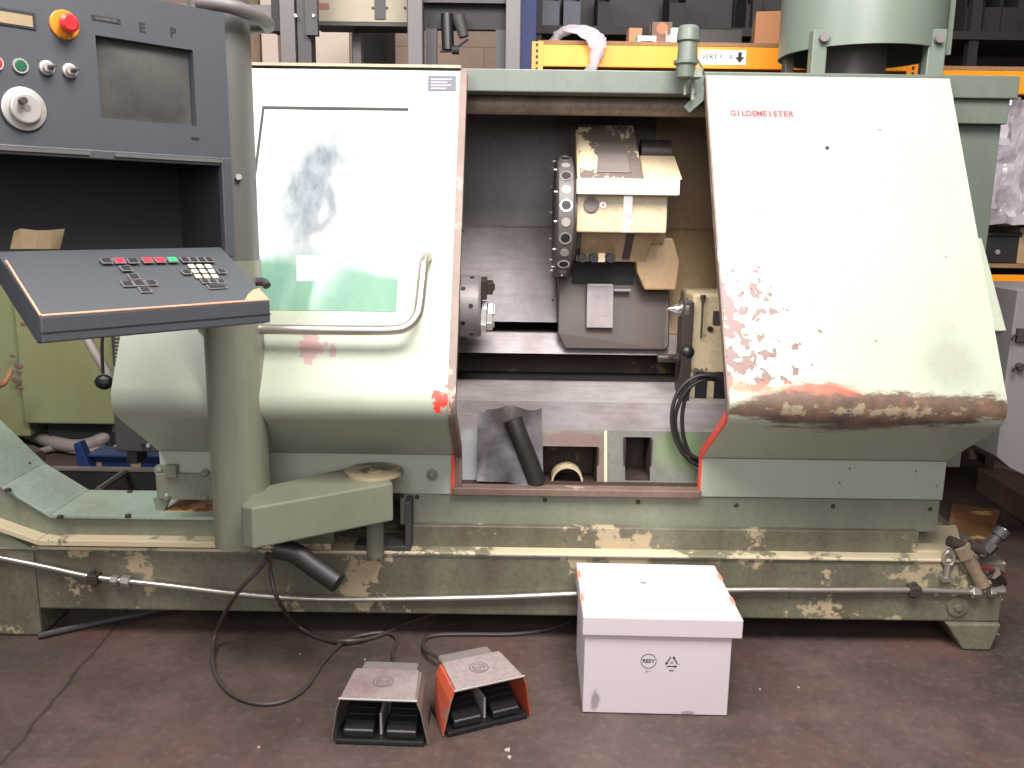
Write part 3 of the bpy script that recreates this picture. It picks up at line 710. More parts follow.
bm = B(); cyl(bm, py(1003, 590, Yq+.02)-XR*.06, py(1003, 590, Yq+.02), .02, segs=6); obj('fitting', bm, 'tube_steel', pipe)
bm = B(); cyl(bm, py(983, 585, Yq), py(965, 553, Yq-.0), .024, segs=14); cyl(bm, py(966, 556, Yq-.0), py(960, 545, Yq+.0), .031, segs=6); cyl(bm, py(984,587,Yq), py(981,580,Yq+.02), .03, segs=6)
obj('valve_body', bm, 'dirty_tube', pipe, smooth=30)
bm = B(); cyl(bm, py(952, 542, Yq+.0), py(972, 548, Yq+.0), .017); cyl(bm, py(949, 541, Yq+.0), py(955, 543, Yq+.0), .02); cyl(bm, py(968,545,Yq+.0), py(985,551,Yq+.0), .02); obj('tee_fitting', bm, 'steel_dark', pipe, smooth=30)
bm = B(); cyl(bm, py(996, 588, Yq+.04), py(987, 573, Yq+.01), .022); cyl(bm, py(1000,582,Yq+.05), py(993,572,Yq-.0), .026, segs=6); obj('valve_body', bm, 'steel_dark', pipe, smooth=30)
bm = B(); a = py(980, 556, Yq+.0); b2 = py(1004, 530, Yq+.01); cyl(bm, a, b2, .019); cyl(bm, a+(b2-a)*.2, a+(b2-a)*.5, .027, segs=6); cyl(bm, a+(b2-a)*.75, b2, .026, segs=14)
ho = obj('hose_coupling', bm, 'darkgrey', pipe, smooth=30)
bm = B(); dd = (b2-a).normalized(); ring(bm, b2, dd, .016, .008, .003, 16); obj('bore', bm, 'jarclear', ho, smooth=30)
bm = B(); a = py(983, 568, Yq-.03); b2 = py(1006, 574, Yq+.02); solid(bm, [a+Vector((0,0,.006)), b2+Vector((0,0,.006)), b2-Vector((0,0,.006)), a-Vector((0,0,.006))], (0, .012, .002)); obj('valve_lever', bm, 'valve_red', pipe, bevel=.003, label='red valve lever')

# ================================================================ CHIP CONVEYOR
Yc0, Yc1 = 2.885, 3.17
q1 = py(50, 515, Yc0); q2 = py(-4, 486, Yc0); zC = q1.z
conv = thing('chip_conveyor', 'green sheet metal chip trough bending upward at the far left, in front of blue beams', 'conveyor', (-1.6, 3.0, 0))
xr_ = -.62
x3 = q2.x-.55; z3 = q2.z+.62
prof = [(xr_, zC), (q1.x, zC), (q2.x+.02, q2.z), (x3, z3)]
bm = B()
for (xa, za), (xb, zb_) in zip(prof, prof[1:]):
    solid(bm, [(xa, Yc0, za), (xb, Yc0, zb_), (xb, Yc1, zb_), (xa, Yc1, za)], (0, 0, -.012))
obj('cover_plate', bm, 'tray', conv, bevel=.002)
# side wall and flange following the bend
low = [(xr_, zb1+.045), (q1.x-.03, zb1+.045), (q2.x-.06, q2.z-.105), (x3, z3-.15)]
bm = B()
up = [(x, z-.012) for x, z in prof]
for i in range(3):
    solid(bm, [(up[i][0], Yc0+.02, up[i][1]), (up[i+1][0], Yc0+.02, up[i+1][1]), (low[i+1][0], Yc0+.02, low[i+1][1]), (low[i][0], Yc0+.02, low[i][1])], (0, .25, 0))
obj('trough_side', bm, 'green', conv)
bm = B()
for i in range(3):
    solid(bm, [(low[i][0], Yc0-.035, low[i][1]), (low[i+1][0], Yc0-.035, low[i+1][1]), (low[i+1][0], Yc0-.035, low[i+1][1]-.022), (low[i][0], Yc0-.035, low[i][1]-.022)], (0, .3, 0))
obj('flange', bm, 'ledge', conv, bevel=.003)
bm = B(); solid(bm, [(q1.x-.05, Yc0-.02, zb1-.0), (q2.x-.02, Yc0-.02, q2.z-.14), (x3, Yc0-.02, z3-.19), (x3, Yc0-.02, zb1+.015), (q1.x-.2, Yc0-.02, zb1+.015)], (0, .25, 0)); obj('lower_frame', bm, 'green', conv)
for u, v in ((8, 490), (60, 517), (128, 516), (76, 488), (130, 492), (28, 464)):
    c = pz(u, v, zC) if u > 50 else py(u, v, 2.87 if v > 480 else 3.1)
    bm = B(); revolve(bm, c+Vector((0,0,-.004)), (0,0,1), [(0,.011),(.008,.011),(.011,.006)], 10); obj('screw', bm, 'steel_dark', conv, smooth=True)
# chips lie on trough behind column: oily wooden-brown patch
bm = B(); solid(bm, [pz(165, 512, zC), pz(212, 512, zC), pz(212, 500, zC), pz(178, 500, zC)], (0, 0, .002)); obj('oily_floor', bm, 'wood_oil', conv, label='brown oily surface under the guard')

# ================================================================ LOOSE THINGS IN THE LATHE
# bent sheet
bm = B(); grid = []
for j in range(9):
    s_ = j/8; row = []
    for i in range(14):
        t = i/13
        x = py(477, 450, 3.02).x + (py(544, 450, 3.02).x-py(477, 450, 3.02).x)*t*(1-.04*s_)
        y = 3.00+.03*s_+.02*math.cos(t*PI*1.3)+.008*math.sin(4*s_+5*t)+.022*mnoise.noise(Vector((t*3.2, s_*3.5, 4)))
        if t > .62: y += (t-.62)*.10*(.4+s_)
        z = zs+.025+.272*s_-.012*math.sin(t*9)*s_-(.02 if t < .08 else 0)*s_
        row.append(bm.verts.new((x, y, z)))
    grid.append(row)
for a, b_ in zip(grid, grid[1:]):
    for i in range(13): bm.faces.new((a[i], a[i+1], b_[i+1], b_[i]))
bmesh.ops.solidify(bm, geom=bm.faces[:], thickness=.004)
tag(obj('bent_sheet', bm, steel('scorched_sheet_steel', (176,172,176), .4, 1.0, (1,1,1), .3), smooth=40), 'crumpled grey metal sheet leaning in the lathe chip pan, left of the drain opening', 'sheet metal')
bm = B(); tube(bm, [py(513, 419, 3.00), py(520, 438, 2.99), py(530, 463, 2.99), py(537, 483, 2.99)], .034, 10); tag(obj('sheet_fold', bm, 'rubber', smooth=True), 'dark tube standing in for the folded side of the crumpled metal sheet', 'sheet fold')  # black tube stands in for the sheet's own dark folded side
# hose coil
bm = B(); pts = []
for k in range(3*20+1):
    a = 2*PI*k/20+1.2; r1, r2 = 32+4.5*math.sin(k*.11), 44+4.0*math.cos(k*.13)
    pts.append(py(706+ (k/60)*5+r1*math.cos(a), 419+ (k/60)*3+r2*math.sin(a), 3.06+.012*(k/20)))
tube(bm, pts, .0075, 8, True, 2); tag(obj('hose_coil', bm, 'rubber', smooth=True), 'coiled black hose hanging behind the hood edge under the tailstock', 'hose')

# ================================================================ ON TOP OF THE LATHE
ex = thing('mist_extractor', 'large pale green drum standing on legs on top of the lathe', 'extractor', (0,0,0))
cE = py(859, 58, 3.62); zE = cE.z; rE = .308
ex.location = (cE.x, cE.y, zt1)
bm = B(); revolve_open(bm, (cE.x, cE.y, zE), (0,0,1), [(0, rE-.012), (0, rE), (1.0, rE), (1.0, .0001), (.985, .0001), (.985, rE-.012), (0, rE-.012)], 48); obj('drum', bm, 'green_clean', ex, smooth=30)
bm = B(); box(bm, cE.x+rE*.9, cE.x+rE*.9+.035, cE.y-.10, cE.y-.02, zE, zE+1.0); obj('seam_strip', bm, 'green_clean', ex)
bm = B(); cyl(bm, (cE.x-.03, cE.y-.02, zt1), (cE.x-.03, cE.y-.02, zE+.3), .122, segs=32); obj('duct', bm, 'steelgrey', ex, smooth=30)
for u, w, mt in ((819, .055, 'green_clean'), (936, .065, 'green_clean'), (790, .035, 'darkgrey')):
    ye = {819: 3.40, 936: 3.36, 790: 3.62}[u]
    x_ = py(u, 60, ye).x
    bm = B(); box(bm, x_-w/2, x_+w/2, ye, ye+.05, zt1, zE+.06 if u != 790 else zE+.02)
    if u == 936: box(bm, x_-w/2-.14, x_+w/2, ye, ye+.05, zt1, zt1+.012)
    obj('leg', bm, mt, ex, bevel=.004)
for u, v in ((823, 38), (938, 39)):
    c = py(u, v, 3.395 if u < 900 else 3.355); bm = B(); cyl(bm, c, c+Vector((0,-.02,0)), .016); obj('bolt', bm, 'pedal_grey', ex, smooth=30)
# lubricator on the beam
c0 = py(684, 76, 3.15)
lb_ = thing('oil_lubricator', 'small pale green cylinder clipped upright to the beam, left of the hood', 'lubricator', (c0.x, 3.15, c0.z))
zs_ = [py(684, v, 3.15).z for v in (79, 68, 64, 42, 40, 26)]
bm = B(); revolve(bm, (c0.x+.008, 3.15, zs_[2]), (0,0,1), [(0, .036), (zs_[3]-zs_[2], .032)], 24); obj('body', bm, 'green_top', lb_, smooth=30)
bm = B(); revolve(bm, (c0.x+.008, 3.15, zs_[3]), (0,0,1), [(0, .036), (.004, .04), (zs_[5]-zs_[3]-.01, .037), (zs_[5]-zs_[3], .03)], 24); obj('cap', bm, 'green_top', lb_, smooth=30)
bm = B(); revolve(bm, (c0.x+.004, 3.15, zs_[0]), (0,0,1), [(0, .018), (.005, .03), (zs_[2]-zs_[0]-.005, .034), (zs_[2]-zs_[0], .042), (zs_[2]-zs_[0]+.01, .042)], 24); obj('bowl', bm, 'green_top', lb_, smooth=30)
bm = B(); box(bm, c0.x+.02, c0.x+.06, 3.14, 3.2, zs_[1]-.03, zs_[1]); cyl(bm, (c0.x+.01, 3.17, zs_[0]-.05), (c0.x+.01, 3.17, zs_[0]+.01), .005); box(bm, c0.x+.035, c0.x+.045, 3.185, 3.2, zs_[1]-.10, zs_[1]); obj('bracket', bm, 'green', lb_)
bm = B(); tube(bm, [py(692, 52, 3.15), py(698, 60, 3.16), py(702, 68, 3.17), py(704, 74, 3.2)], .004, 8); obj('pipe', bm, 'dirty_tube', lb_, smooth=True)

# ================================================================ CONSOLE
colc = Vector((py(241, 540, 2.63).x, 2.66, 0)); rc = .083
con = thing('control_console', 'grey operator control console on a green column with swing arm, at the left', 'control panel', (colc.x, colc.y, .50))
aA = Vector((-.67, -.742, 0)).normalized(); aN = Vector((.742, -.67, 0)).normalized(); ZU = Vector((0,0,1))
O = py(228, 100, 2.46); O.z = 0
def cf(u, v, t=0.0):                  # sight line onto console face plane
    return pn(u, v, O+aN*t, aN)
def cs_(p): d = p-O; return d.dot(aA), d.z
def L(s_, t, z): return O+aA*s_+aN*t+ZU*z
def lbox(bm, s0, s1, t0, t1, z0, z1):
    solid(bm, [L(s0,t0,z0), L(s1,t0,z0), L(s1,t1,z0), L(s0,t1,z0)], (0,0,z1-z0)); return bm
zf0 = cf(228, 158).z; zf1 = cf(222, 14).z; zk = cf(222, 246).z
SW = 1.0
# column
bm = B(); N_ = 28
def rrect(bm, z0, z1, rx, ry, rad, cx, cy):
    pts = []
    for qx, qy, a0 in ((1,1,0),(-1,1,90),(-1,-1,180),(1,-1,270)):
        for k in range(6):
            a = R(a0+18*k); pts.append((cx+qx*(rx-rad)+rad*math.cos(a), cy+qy*(ry-rad)+rad*math.sin(a), z0))
    solid(bm, pts, (0,0,z1-z0))
rrect(bm, py(240, 551, 2.58).z, zk-.05, rc, rc, .06, colc.x, colc.y); obj('column', bm, 'colgreen', con, smooth=40)
bm = B(); rrect(bm, zk-.05, 2.35, rc-.003, rc-.003, .06, colc.x, colc.y); obj('upper_column', bm, 'grey_post', con, smooth=40)
c = py(236, 177, colc.y-rc); bm = B(); revolve(bm, c+Vector((.004,.01,0)), (0.3,-1,0), [(0,.010),(.01,.008)], 12); obj('screw', bm, 'silver', con, smooth=True)
c = Vector((colc.x+.0, colc.y, 0))
bm = B(); z_ = py(240, 8, colc.y-.1).z; tube(bm, [(colc.x-.02, colc.y-.115, z_+.012), (colc.x+.07, colc.y-.12, z_), (colc.x+.125, colc.y-.03, z_-.01), (colc.x+.11, colc.y+.09, z_-.01), (colc.x-.02, colc.y+.14, z_+.01), (colc.x-.3, colc.y+.14, z_+.05)], .02, 10); obj('cable', bm, 'steelgrey', con, smooth=True)
c = py(262, 282, colc.y-.02); bm = B(); tube(bm, [(colc.x+rc-.01, c.y, c.z), (colc.x+rc+.022, c.y-.005, c.z), (colc.x+rc+.034, c.y-.015, c.z-.01)], .013, 10); obj('cable_gland', bm, 'darkgrey', con, smooth=True)
bm = B(); c = pz(252, 552, .5); tube(bm, [Vector((colc.x-.0, colc.y-.01, .492)), Vector((colc.x+.08, colc.y-.03, .488))], .03, 10, False); obj('foot_socket', bm, 'rubber', con, smooth=30)

# head unit: upper box with control face, cavity below
sc = [cf(95, 36, .001), cf(193, 49, .001), cf(197, 125, .001), cf(102, 119, .001)]
S0 = [cs_(p) for p in sc]
sL, sR_ = (S0[0][0]+S0[3][0])/2, (S0[1][0]+S0[2][0])/2; zT, zBm = (S0[0][1]+S0[1][1])/2, (S0[2][1]+S0[3][1])/2
bm = B(); zt_ = zf0+.375
zs2 = [zf0, zBm, zT, zt_]; ss2 = [0, sR_, sL, SW]
for i in range(3):
    for j in range(3):
        if i == 1 and j == 1: continue
        lbox(bm, ss2[i], ss2[i+1], -.03, 0, zs2[j], zs2[j+1])
bmesh.ops.remove_doubles(bm, verts=bm.verts[:], dist=.0005)
bmesh.ops.delete(bm, geom=[f for f in bm.faces if any(f is not g and set(v.index for v in f.verts) == set(v.index for v in g.verts) for g in f.verts[0].link_faces)], context='FACES')
lbox(bm, 0, SW, -.26, -.0305, zf0, zt_)
head = obj('head_unit', bm, 'console', con)
# side frame and shelf of the open cavity
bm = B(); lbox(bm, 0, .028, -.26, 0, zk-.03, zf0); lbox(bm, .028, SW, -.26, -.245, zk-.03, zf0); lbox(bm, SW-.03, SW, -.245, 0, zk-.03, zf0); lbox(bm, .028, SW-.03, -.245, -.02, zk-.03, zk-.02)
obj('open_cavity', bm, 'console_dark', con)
bm = B(); lbox(bm, 0, .03, -.02, .004, zk-.03, zf0); lbox(bm, .03, SW, -.015, .003, zf0-.022, zf0); obj('cavity_frame', bm, 'console', con, bevel=.003)
bm = B(); lbox(bm, .03, .32, .003, .008, zf0-.014, zf0-.006); lbox(bm, .38, .9, .003, .008, zf0-.014, zf0-.006); obj('rail', bm, 'grey_post', con)
bm = B(); nx, nz = 16, 12; g = []
for j in range(nz+1):
    row = []
    for i in range(nx+1):
        a, b_ = i/nx, j/nz; bul = .014*(1-(2*a-1)**2)*(1-(2*b_-1)**2)
        row.append(bm.verts.new(L(sR_+.001+(sL-sR_-.002)*a, -.024+bul, zBm+.001+(zT-zBm-.002)*b_)))
    g.append(row)
for a, b_ in zip(g, g[1:]):
    for i in range(nx): bm.faces.new((a[i], a[i+1], b_[i+1], b_[i]))
obj('screen', bm, 'screen', head, smooth=True, label='grey curved monitor glass')
# lettering and plates on the face
RTv = -aA
for ch, u, v in (('E', 142, 28), ('P', 173, 33)):
    bm = text_bm(ch, cf(u, v, .0), RTv, ZU, .0225, .0008, bold=.03); obj('letter', bm, 'ink', head, label='black letter '+ch)
def fplate(nm, u, v, w, h, mat, th=.0015, parent=None, t0=0):
    s_, z_ = cs_(cf(u, v)); bm = B(); lbox(bm, s_-w/2, s_+w/2, t0, t0+th, z_-h/2, z_+h/2); return obj(nm, bm, mat, parent or head)
pl = fplate('name_label', 106, 19.5, .069, .0115, 'ink')
bm = text_bm('GILDEMEISTER', cf(106, 19.5, .0015), RTv, ZU, .0056, .0005, bold=.01); obj('label_lettering', bm, 'keygrey', pl)
fplate('maker_mark', 195, 138.5, .022, .006, 'ink')
a = fplate('display_window', 12, 18, .098, .036, 'ink', .003)
fplate('paper_strip', 11, 18.5, .088, .024, 'paper', .001, a, .003)
# emergency stop
c = cf(64, 25); bm = B(); revolve(bm, c, aN, [(0,.033),(.004,.033),(.006,.031)], 32); es = obj('emergency_stop', bm, 'yellow', head, smooth=30)
bm = B(); revolve(bm, c, aN, [(.006,.012),(.02,.012),(.022,.020),(.034,.021),(.040,.015)], 28); obj('stop_button', bm, 'redbtn', es, smooth=30, label='red mushroom push button')
bm = text_bm('AUS', cf(64, 37.5, .006), RTv, ZU, .006, .0004, bold=.01); obj('button_lettering', bm, 'ink', es)
for u, v, m in ((20, 66, 'grnbtn'), (-5, 63, 'redbtn')):
    c = cf(u, v); bm = B(); ring(bm, c, aN, .0165, .013, .006, 24); r_ = obj('button_collar', bm, 'silver', head, smooth=30)
    bm = B(); revolve(bm, c, aN, [(0,.013),(.005,.013),(.007,.011)], 24); obj('push_button', bm, m, r_, smooth=30)
for u, v in ((46, 68), (69, 71)):
    c = cf(u, v); bm = B(); revolve(bm, c, aN, [(0,.0165),(.008,.0165),(.010,.012),(.018,.011)], 20); k_ = obj('key_switch', bm, 'silver', head, smooth=30)
    bm = B(); kp = c+aN*.018; solid(bm, [kp-RTv*.004-ZU*.003, kp+RTv*.012+ZU*.001, kp+RTv*.012+ZU*.006, kp-RTv*.004+ZU*.004], aN*.014); obj('key', bm, 'steel_dark', k_, bevel=.001)
for t_, u, v in (('I', 18, 52), ('0', 38, 60), ('1', 66, 59)):
    bm = text_bm(t_, cf(u, v, .0), RTv, ZU, .006, .0005); obj('mark', bm, 'ink', head)
# hand wheel
c = cf(23, 109); bm = B(); revolve(bm, c, aN, [(0,.046),(.008,.048),(.010,.045),(.011,.034),(.022,.033),(.024,.030)], 36); hw = obj('hand_wheel', bm, 'silver', head, smooth=30)
bm = B(); revolve(bm, c-RTv*.012+ZU*.014, aN, [(.022,.007),(.032,.0045),(.036,.0085),(.048,.0075)], 16); obj('spinner', bm, 'steel_dark', hw, smooth=30)
bm = B(); revolve(bm, c, aN, [(.023,.009),(.0245,.009)], 16); obj('hub_cap', bm, 'pedal_grey', hw, smooth=30)

# keyboard desk
kt = .215
def kfront(u, v): return pn(u, v, O+aN*kt, aN)
zkf = (kfront(268, 298).z + kfront(42, 320).z)/2
ks0 = cs_(kfront(270, 300))[0]; ks1 = cs_(kfront(40, 320))[0]
zkb = (cf(222,247).z+cf(8,251).z)/2
kd = Vector((aN.x*kt, aN.y*kt, zkf-zkb)).normalized(); kn = RTv.cross(-kd).normalized()
if kn.z < 0: kn = -kn
th = .058
def K(s_, q, off=0): return L(s_, 0, zkb)+kd*q+kn*off
klen = Vector((aN.x*kt, aN.y*kt, zkf-zkb)).length
bm = B(); pts = [L(ks0, -.02, zkb+.0), L(ks0, kt, zkf), L(ks0, kt, zkf-th), L(ks0, kt-.03, zkf-th-.004), L(ks0, -.02, zkb-.075)]
solid(bm, pts, aA*(ks1-ks0)); kb = obj('keyboard_desk', bm, 'console', con, bevel=.004)
bm = B(); solid(bm, [L(ks0, kt+.0002, zkf-.034), L(ks0, kt+.0015, zkf-.034), L(ks0, kt+.0015, zkf-.037), L(ks0, kt+.0002, zkf-.037)], aA*(ks1-ks0)); obj('joint', bm, 'ink', kb)
# worn bright edges
bm = B(); a = K(ks0+.003, klen-.003, .0006); b_ = K(ks1-.003, klen-.003, .0006); tube(bm, [a, b_], .0032, 8, False); tube(bm, [b_, K(ks1-.003, .04, .0006)], .0028, 8, False); obj('worn_edge', bm, 'console_edge', kb, smooth=True, label='edges worn through to pale orange primer')
bm = B(); pw = [K(ks0+.002, klen-.002, .0005), K(ks0+.075, klen-.002, .0005), K(ks0+.05, klen-.03, .0005), K(ks0+.022, klen-.05, .0005), K(ks0+.002, klen-.055, .0005)]
solid(bm, pw, kn*.0008); obj('worn_corner', bm, 'console_edge', kb, label='worn pale corner')
kp_o = K(0, 0); 
def kpx(u, v): return pn(u, v, kp_o, kn)
def key(u, v, w, h, mat, parent=kb, th_=.004, tray=True):
    c = kpx(u, v); s_ = (c-O).dot(aA); q = (c-kp_o).dot(kd)
    if tray:
        bm = B(); m_ = .0035; solid(bm, [K(s_-w/2-m_, q-h/2-m_), K(s_+w/2+m_, q-h/2-m_), K(s_+w/2+m_, q+h/2+m_), K(s_-w/2-m_, q+h/2+m_)], kn*.0015); t_ = obj('key_surround', bm, 'keygrey', kb)
    else: t_ = kb
    bm = B(); solid(bm, [K(s_-w/2, q-h/2), K(s_+w/2, q-h/2), K(s_+w/2, q+h/2), K(s_-w/2, q+h/2)], kn*th_)
    return obj('key', bm, mat, t_, bevel=.0012)
kw, kh = .023, .021
for u, v, m in ((106.5, 261, 'keyblack'), (119.5, 261, 'keyred'), (133, 261, 'keyblack'), (147.5, 260.5, 'keyred'), (160, 260.3, 'keyred'), (172.5, 260, 'keygreen'), (126, 268.5, 'keyblack'), (134, 277, 'keyblack'), (127.5, 284, 'keyblack'), (139, 283.5, 'keyblack'), (151, 283, 'keyblack'), (145, 290, 'keyblack')):
    key(u, v, kw*.9, kh*.8, m)
for u in (185, 193.5, 201.5, 209.5): key(u, 260, .015, .017, 'keyblack')
for j in range(3):
    for i in range(3): key(191.5+i*8.4+j*3.2, 267+j*5.0, .0155, .0155, 'keycream', tray=False)
key(186.5, 272.3, .017, .013, 'keyblack'); key(221.5, 271.5, .017, .013, 'keyblack')
for i in range(3): key(205+i*8, 281.5, .0145, .013, 'keyblack')
key(217, 286.8, .045, .012, 'keyblack')
# arm from column to pivot
zA1 = .635; zA0 = .505
a1 = pz(240, 512, zA1); 
fl = pz(252, 508, zA1); fr = pz(393, 483, zA1); 
pv = pz(374, 473, zA1)
bl_ = pz(262, 488, zA1); br_ = pz(345, 468, zA1)
bm = B(); solid(bm, [Vector((fl.x-.04, fl.y+.02, zA0)), Vector((fl.x, fl.y, zA0)), Vector((fr.x, fr.y, zA0)), Vector((fr.x-.04, fr.y+.12, zA0)), Vector((br_.x, br_.y, zA0)), Vector((bl_.x-.02, bl_.y, zA0))], (0,0,zA1-zA0)); arm = obj('swing_arm', bm, 'colgreen', con, bevel=.006)
bm = B(); cyl(bm, (pv.x, pv.y, zA1), (pv.x, pv.y, zA1+.01), .098, segs=36); cyl(bm, (pv.x, pv.y, zA1+.01), (pv.x, pv.y, zA1+.014), .032, segs=24); obj('pivot_plate', bm, 'base', con, smooth=30)
bm = B(); cyl(bm, (pv.x+.0, pv.y, zb1+.012), (pv.x, pv.y, zA1-.01), .03); obj('pivot_pin', bm, 'colgreen', con, smooth=30)
bx = py(405, 525, 2.88)
bm = B(); box(bm, pv.x-.08, bx.x+.02, 2.875, 2.952, zb1+.0125, zb1+.03); box(bm, bx.x, bx.x+.022, 2.875, 2.952, zb1+.03, .52); obj('pivot_bracket', bm, 'darkgrey', con, bevel=.003)
bm = B(); tube(bm, [py(275, 548, 2.6), py(295, 553, 2.6), py(312, 565, 2.58), py(338, 583, 2.55)], .033, 14); obj('conduit_stub', bm, 'rubber', con, smooth=30, label='thick black cut conduit under the arm')

# paper in the cavity
bm = B(); prs = ((10,249,14,231,-.05), (22,249,21,228.5,-.035), (36,249,38,230.5,-.03), (50,249,52,230,-.035), (60,249,65,228.5,-.05))
rw = [(bm.verts.new(cf(a_, b_, t_+.01)), bm.verts.new(cf(c_, d_, t_))) for a_, b_, c_, d_, t_ in prs]
for p_, q_ in zip(rw, rw[1:]): bm.faces.new((p_[0], q_[0], q_[1], p_[1]))
bmesh.ops.solidify(bm, geom=bm.faces[:], thickness=.001)
tag(obj('paper_note', bm, 'paper'), 'curled yellowed paper note standing at the back of the keyboard', 'paper')

# ================================================================ FOOT SWITCHES
def foot_switch(side_mat, label, loc, rz):
    t = thing('foot_switch', label, 'foot pedal', (0,0,0), 'foot switches on the floor')
    wT, wB, h, d0, d1 = .118, .142, .147, -.09, .065
    def shell_pts(y, w_top, w_bot, hh): return [(-w_bot, y, .004), (-w_top-.004, y, hh-.03), (-w_top+.008, y, hh), (w_top-.008, y, hh), (w_top+.004, y, hh-.03), (w_bot, y, .004)]
    bm = B(); fr_ = shell_pts(d0, wT, wB, h); bk = shell_pts(d1, wT*.93, wB*.86, h+.004)
    fv = [bm.verts.new(p) for p in fr_]; bv = [bm.verts.new(p) for p in bk]
    for i in range(5): bm.faces.new((fv[i], fv[i+1], bv[i+1], bv[i]))
    bmesh.ops.recalc_face_normals(bm, faces=bm.faces[:])
    r = bmesh.ops.solidify(bm, geom=bm.faces[:], thickness=.004)
    # raked cut of the side walls
    for v_ in bm.verts:
        if v_.co.y < d0+.01 and v_.co.z < .02: v_.co.y += .012
    g = obj('guard', bm, side_mat, t, bevel=.0015)
    bm = B(); solid(bm, [(-wT+.012, d0+.001, h+.004), (wT-.012, d0+.001, h+.004), (wT*.9-.012, d1-.002, h+.008), (-wT*.9+.012, d1-.002, h+.008)], (0,0,.003)); tp = obj('top_plate', bm, 'plate', t, bevel=.001, label='worn silver label plate')
    bm = B(); c = Vector((0, -.005, h+.0092)); ring(bm, c, (0,0,1), .03, .027, .0008, 28); ring(bm, c, (0,0,1), .021, .019, .0008, 24)
    text_bm('PED', c, (1,0,0), (0,1,0), .012, .0008, bm=bm) if False else None
    for k in range(5): box(bm, -.016+k*.007, -.013+k*.007, c.y-.01+.004*(k%2), c.y+.01-.003*(k%3), c.z, c.z+.0008)
    obj('emblem', bm, 'ink_grey', tp)
    bm = B(); tube(bm, [(-wT+.006, d0-.001, h+.002), (wT-.006, d0-.001, h+.002)], .0035, 8, False); obj('front_lip', bm, 'silver', t, smooth=True)
    bm = B(); box(bm, -.085, .085, .055, .135, .006, .145); obj('switch_body', bm, 'pedal_grey', t, bevel=.008)
    bm = B(); box(bm, -.128, .128, -.085, .08, .004, .016); bp = obj('base_plate', bm, 'black', t, bevel=.002)
    for s_ in (-1, 1):
        bm = B(); solid(bm, [(s_*.062-.044, -.075, .018), (s_*.062-.044, -.078, .042), (s_*.062-.044, .06, .092), (s_*.062-.044, .07, .018)], (.088, 0, 0)); pd_ = obj('pedal', bm, 'black', t, bevel=.005)
        bm = B()
        for k in range(5): y_ = -.07+k*.022; z_ = .0425+(y_+.078)*.362; box(bm, s_*.062-.040, s_*.062+.040, y_, y_+.008, z_, z_+.003)
        obj('tread', bm, 'rubber', pd_)
    bm = B(); box(bm, -.004, .004, -.055, .04, .016, .085); obj('divider', bm, 'silver', t, bevel=.002)
    bm = B(); cyl(bm, (.02, .13, .07), (.02, .165, .07), .016, segs=14); obj('cable_gland', bm, 'black', t, smooth=30)
    t.location = loc; t.rotation_euler = (0, 0, rz)
    return t
Mt['plate_flake'] = plain('pale_flake', (150,138,128), .7)
Mt['ink_grey'] = plain('grey_print', (92,78,78), .6)
p1 = pz(383, 742, 0); p2 = pz(492, 728, 0)
fs1 = foot_switch('pedal_grey', 'double foot pedal with grey worn guard, left one of the pair on the floor', (p1.x-.005, p1.y+.065, 0), R(-2))
fs2 = foot_switch('pedal_orange', 'double foot pedal with orange guard sides, standing askew on the right', (p2.x-.045, p2.y+.075, 0), R(24))
# cables
def fl_(u, v, z=.009): return pz(u, v, z)
def loc_pt(t, p): return t.location + Matrix.Rotation(t.rotation_euler.z, 3, 'Z') @ Vector(p)
bm = B(); g1 = loc_pt(fs1, (.02, .16, .07))
tube(bm, [g1, g1+Vector((.0,.03,-.01)), fl_(393, 655), fl_(397, 640), fl_(388, 633), fl_(368, 634), fl_(345, 641), fl_(325, 660), fl_(305, 688), fl_(280, 702), fl_(250, 702), fl_(225, 688), fl_(213, 664), fl_(217, 630, .06), py(238, 592, 2.60), py(262, 566, 2.62), py(268, 552, 2.65)], .007, 8); tag(obj('pedal_cable', bm, 'hose', smooth=True), 'dark cable looping on the floor from the grey foot pedal up to the column', 'cable')
bm = B(); g2 = loc_pt(fs2, (.02, .16, .07))
tube(bm, [g2, g2+Vector((-.02,.03,-.012)), fl_(428, 652, .03), fl_(424, 641), fl_(436, 635), fl_(470, 634), fl_(510, 634), fl_(545, 630), fl_(570, 622)], .007, 8); tag(obj('pedal_cable', bm, 'hose', smooth=True), 'dark cable running from the orange foot pedal back under the lathe base', 'cable')
bm = B(); tube(bm, [py(270, 553, 2.66), py(271, 575, 2.66), py(278, 600, 2.66), fl_(296, 624, .04), fl_(320, 638), fl_(345, 641, .022), fl_(375, 637), fl_(410, 622), fl_(440, 612)], .007, 8); tag(obj('hanging_cable', bm, 'hose', smooth=True), 'dark cable hanging from the column foot and passing back under the lathe', 'cable')
bm = B(); tube(bm, [fl_(38, 636, .013), fl_(100, 622, .013), fl_(140, 614, .013), fl_(185, 604, .013)], .012, 10); tag(obj('metal_rod', bm, 'darkgrey', smooth=30), 'dark round rod lying on the floor at the left, its end under the base', 'rod')

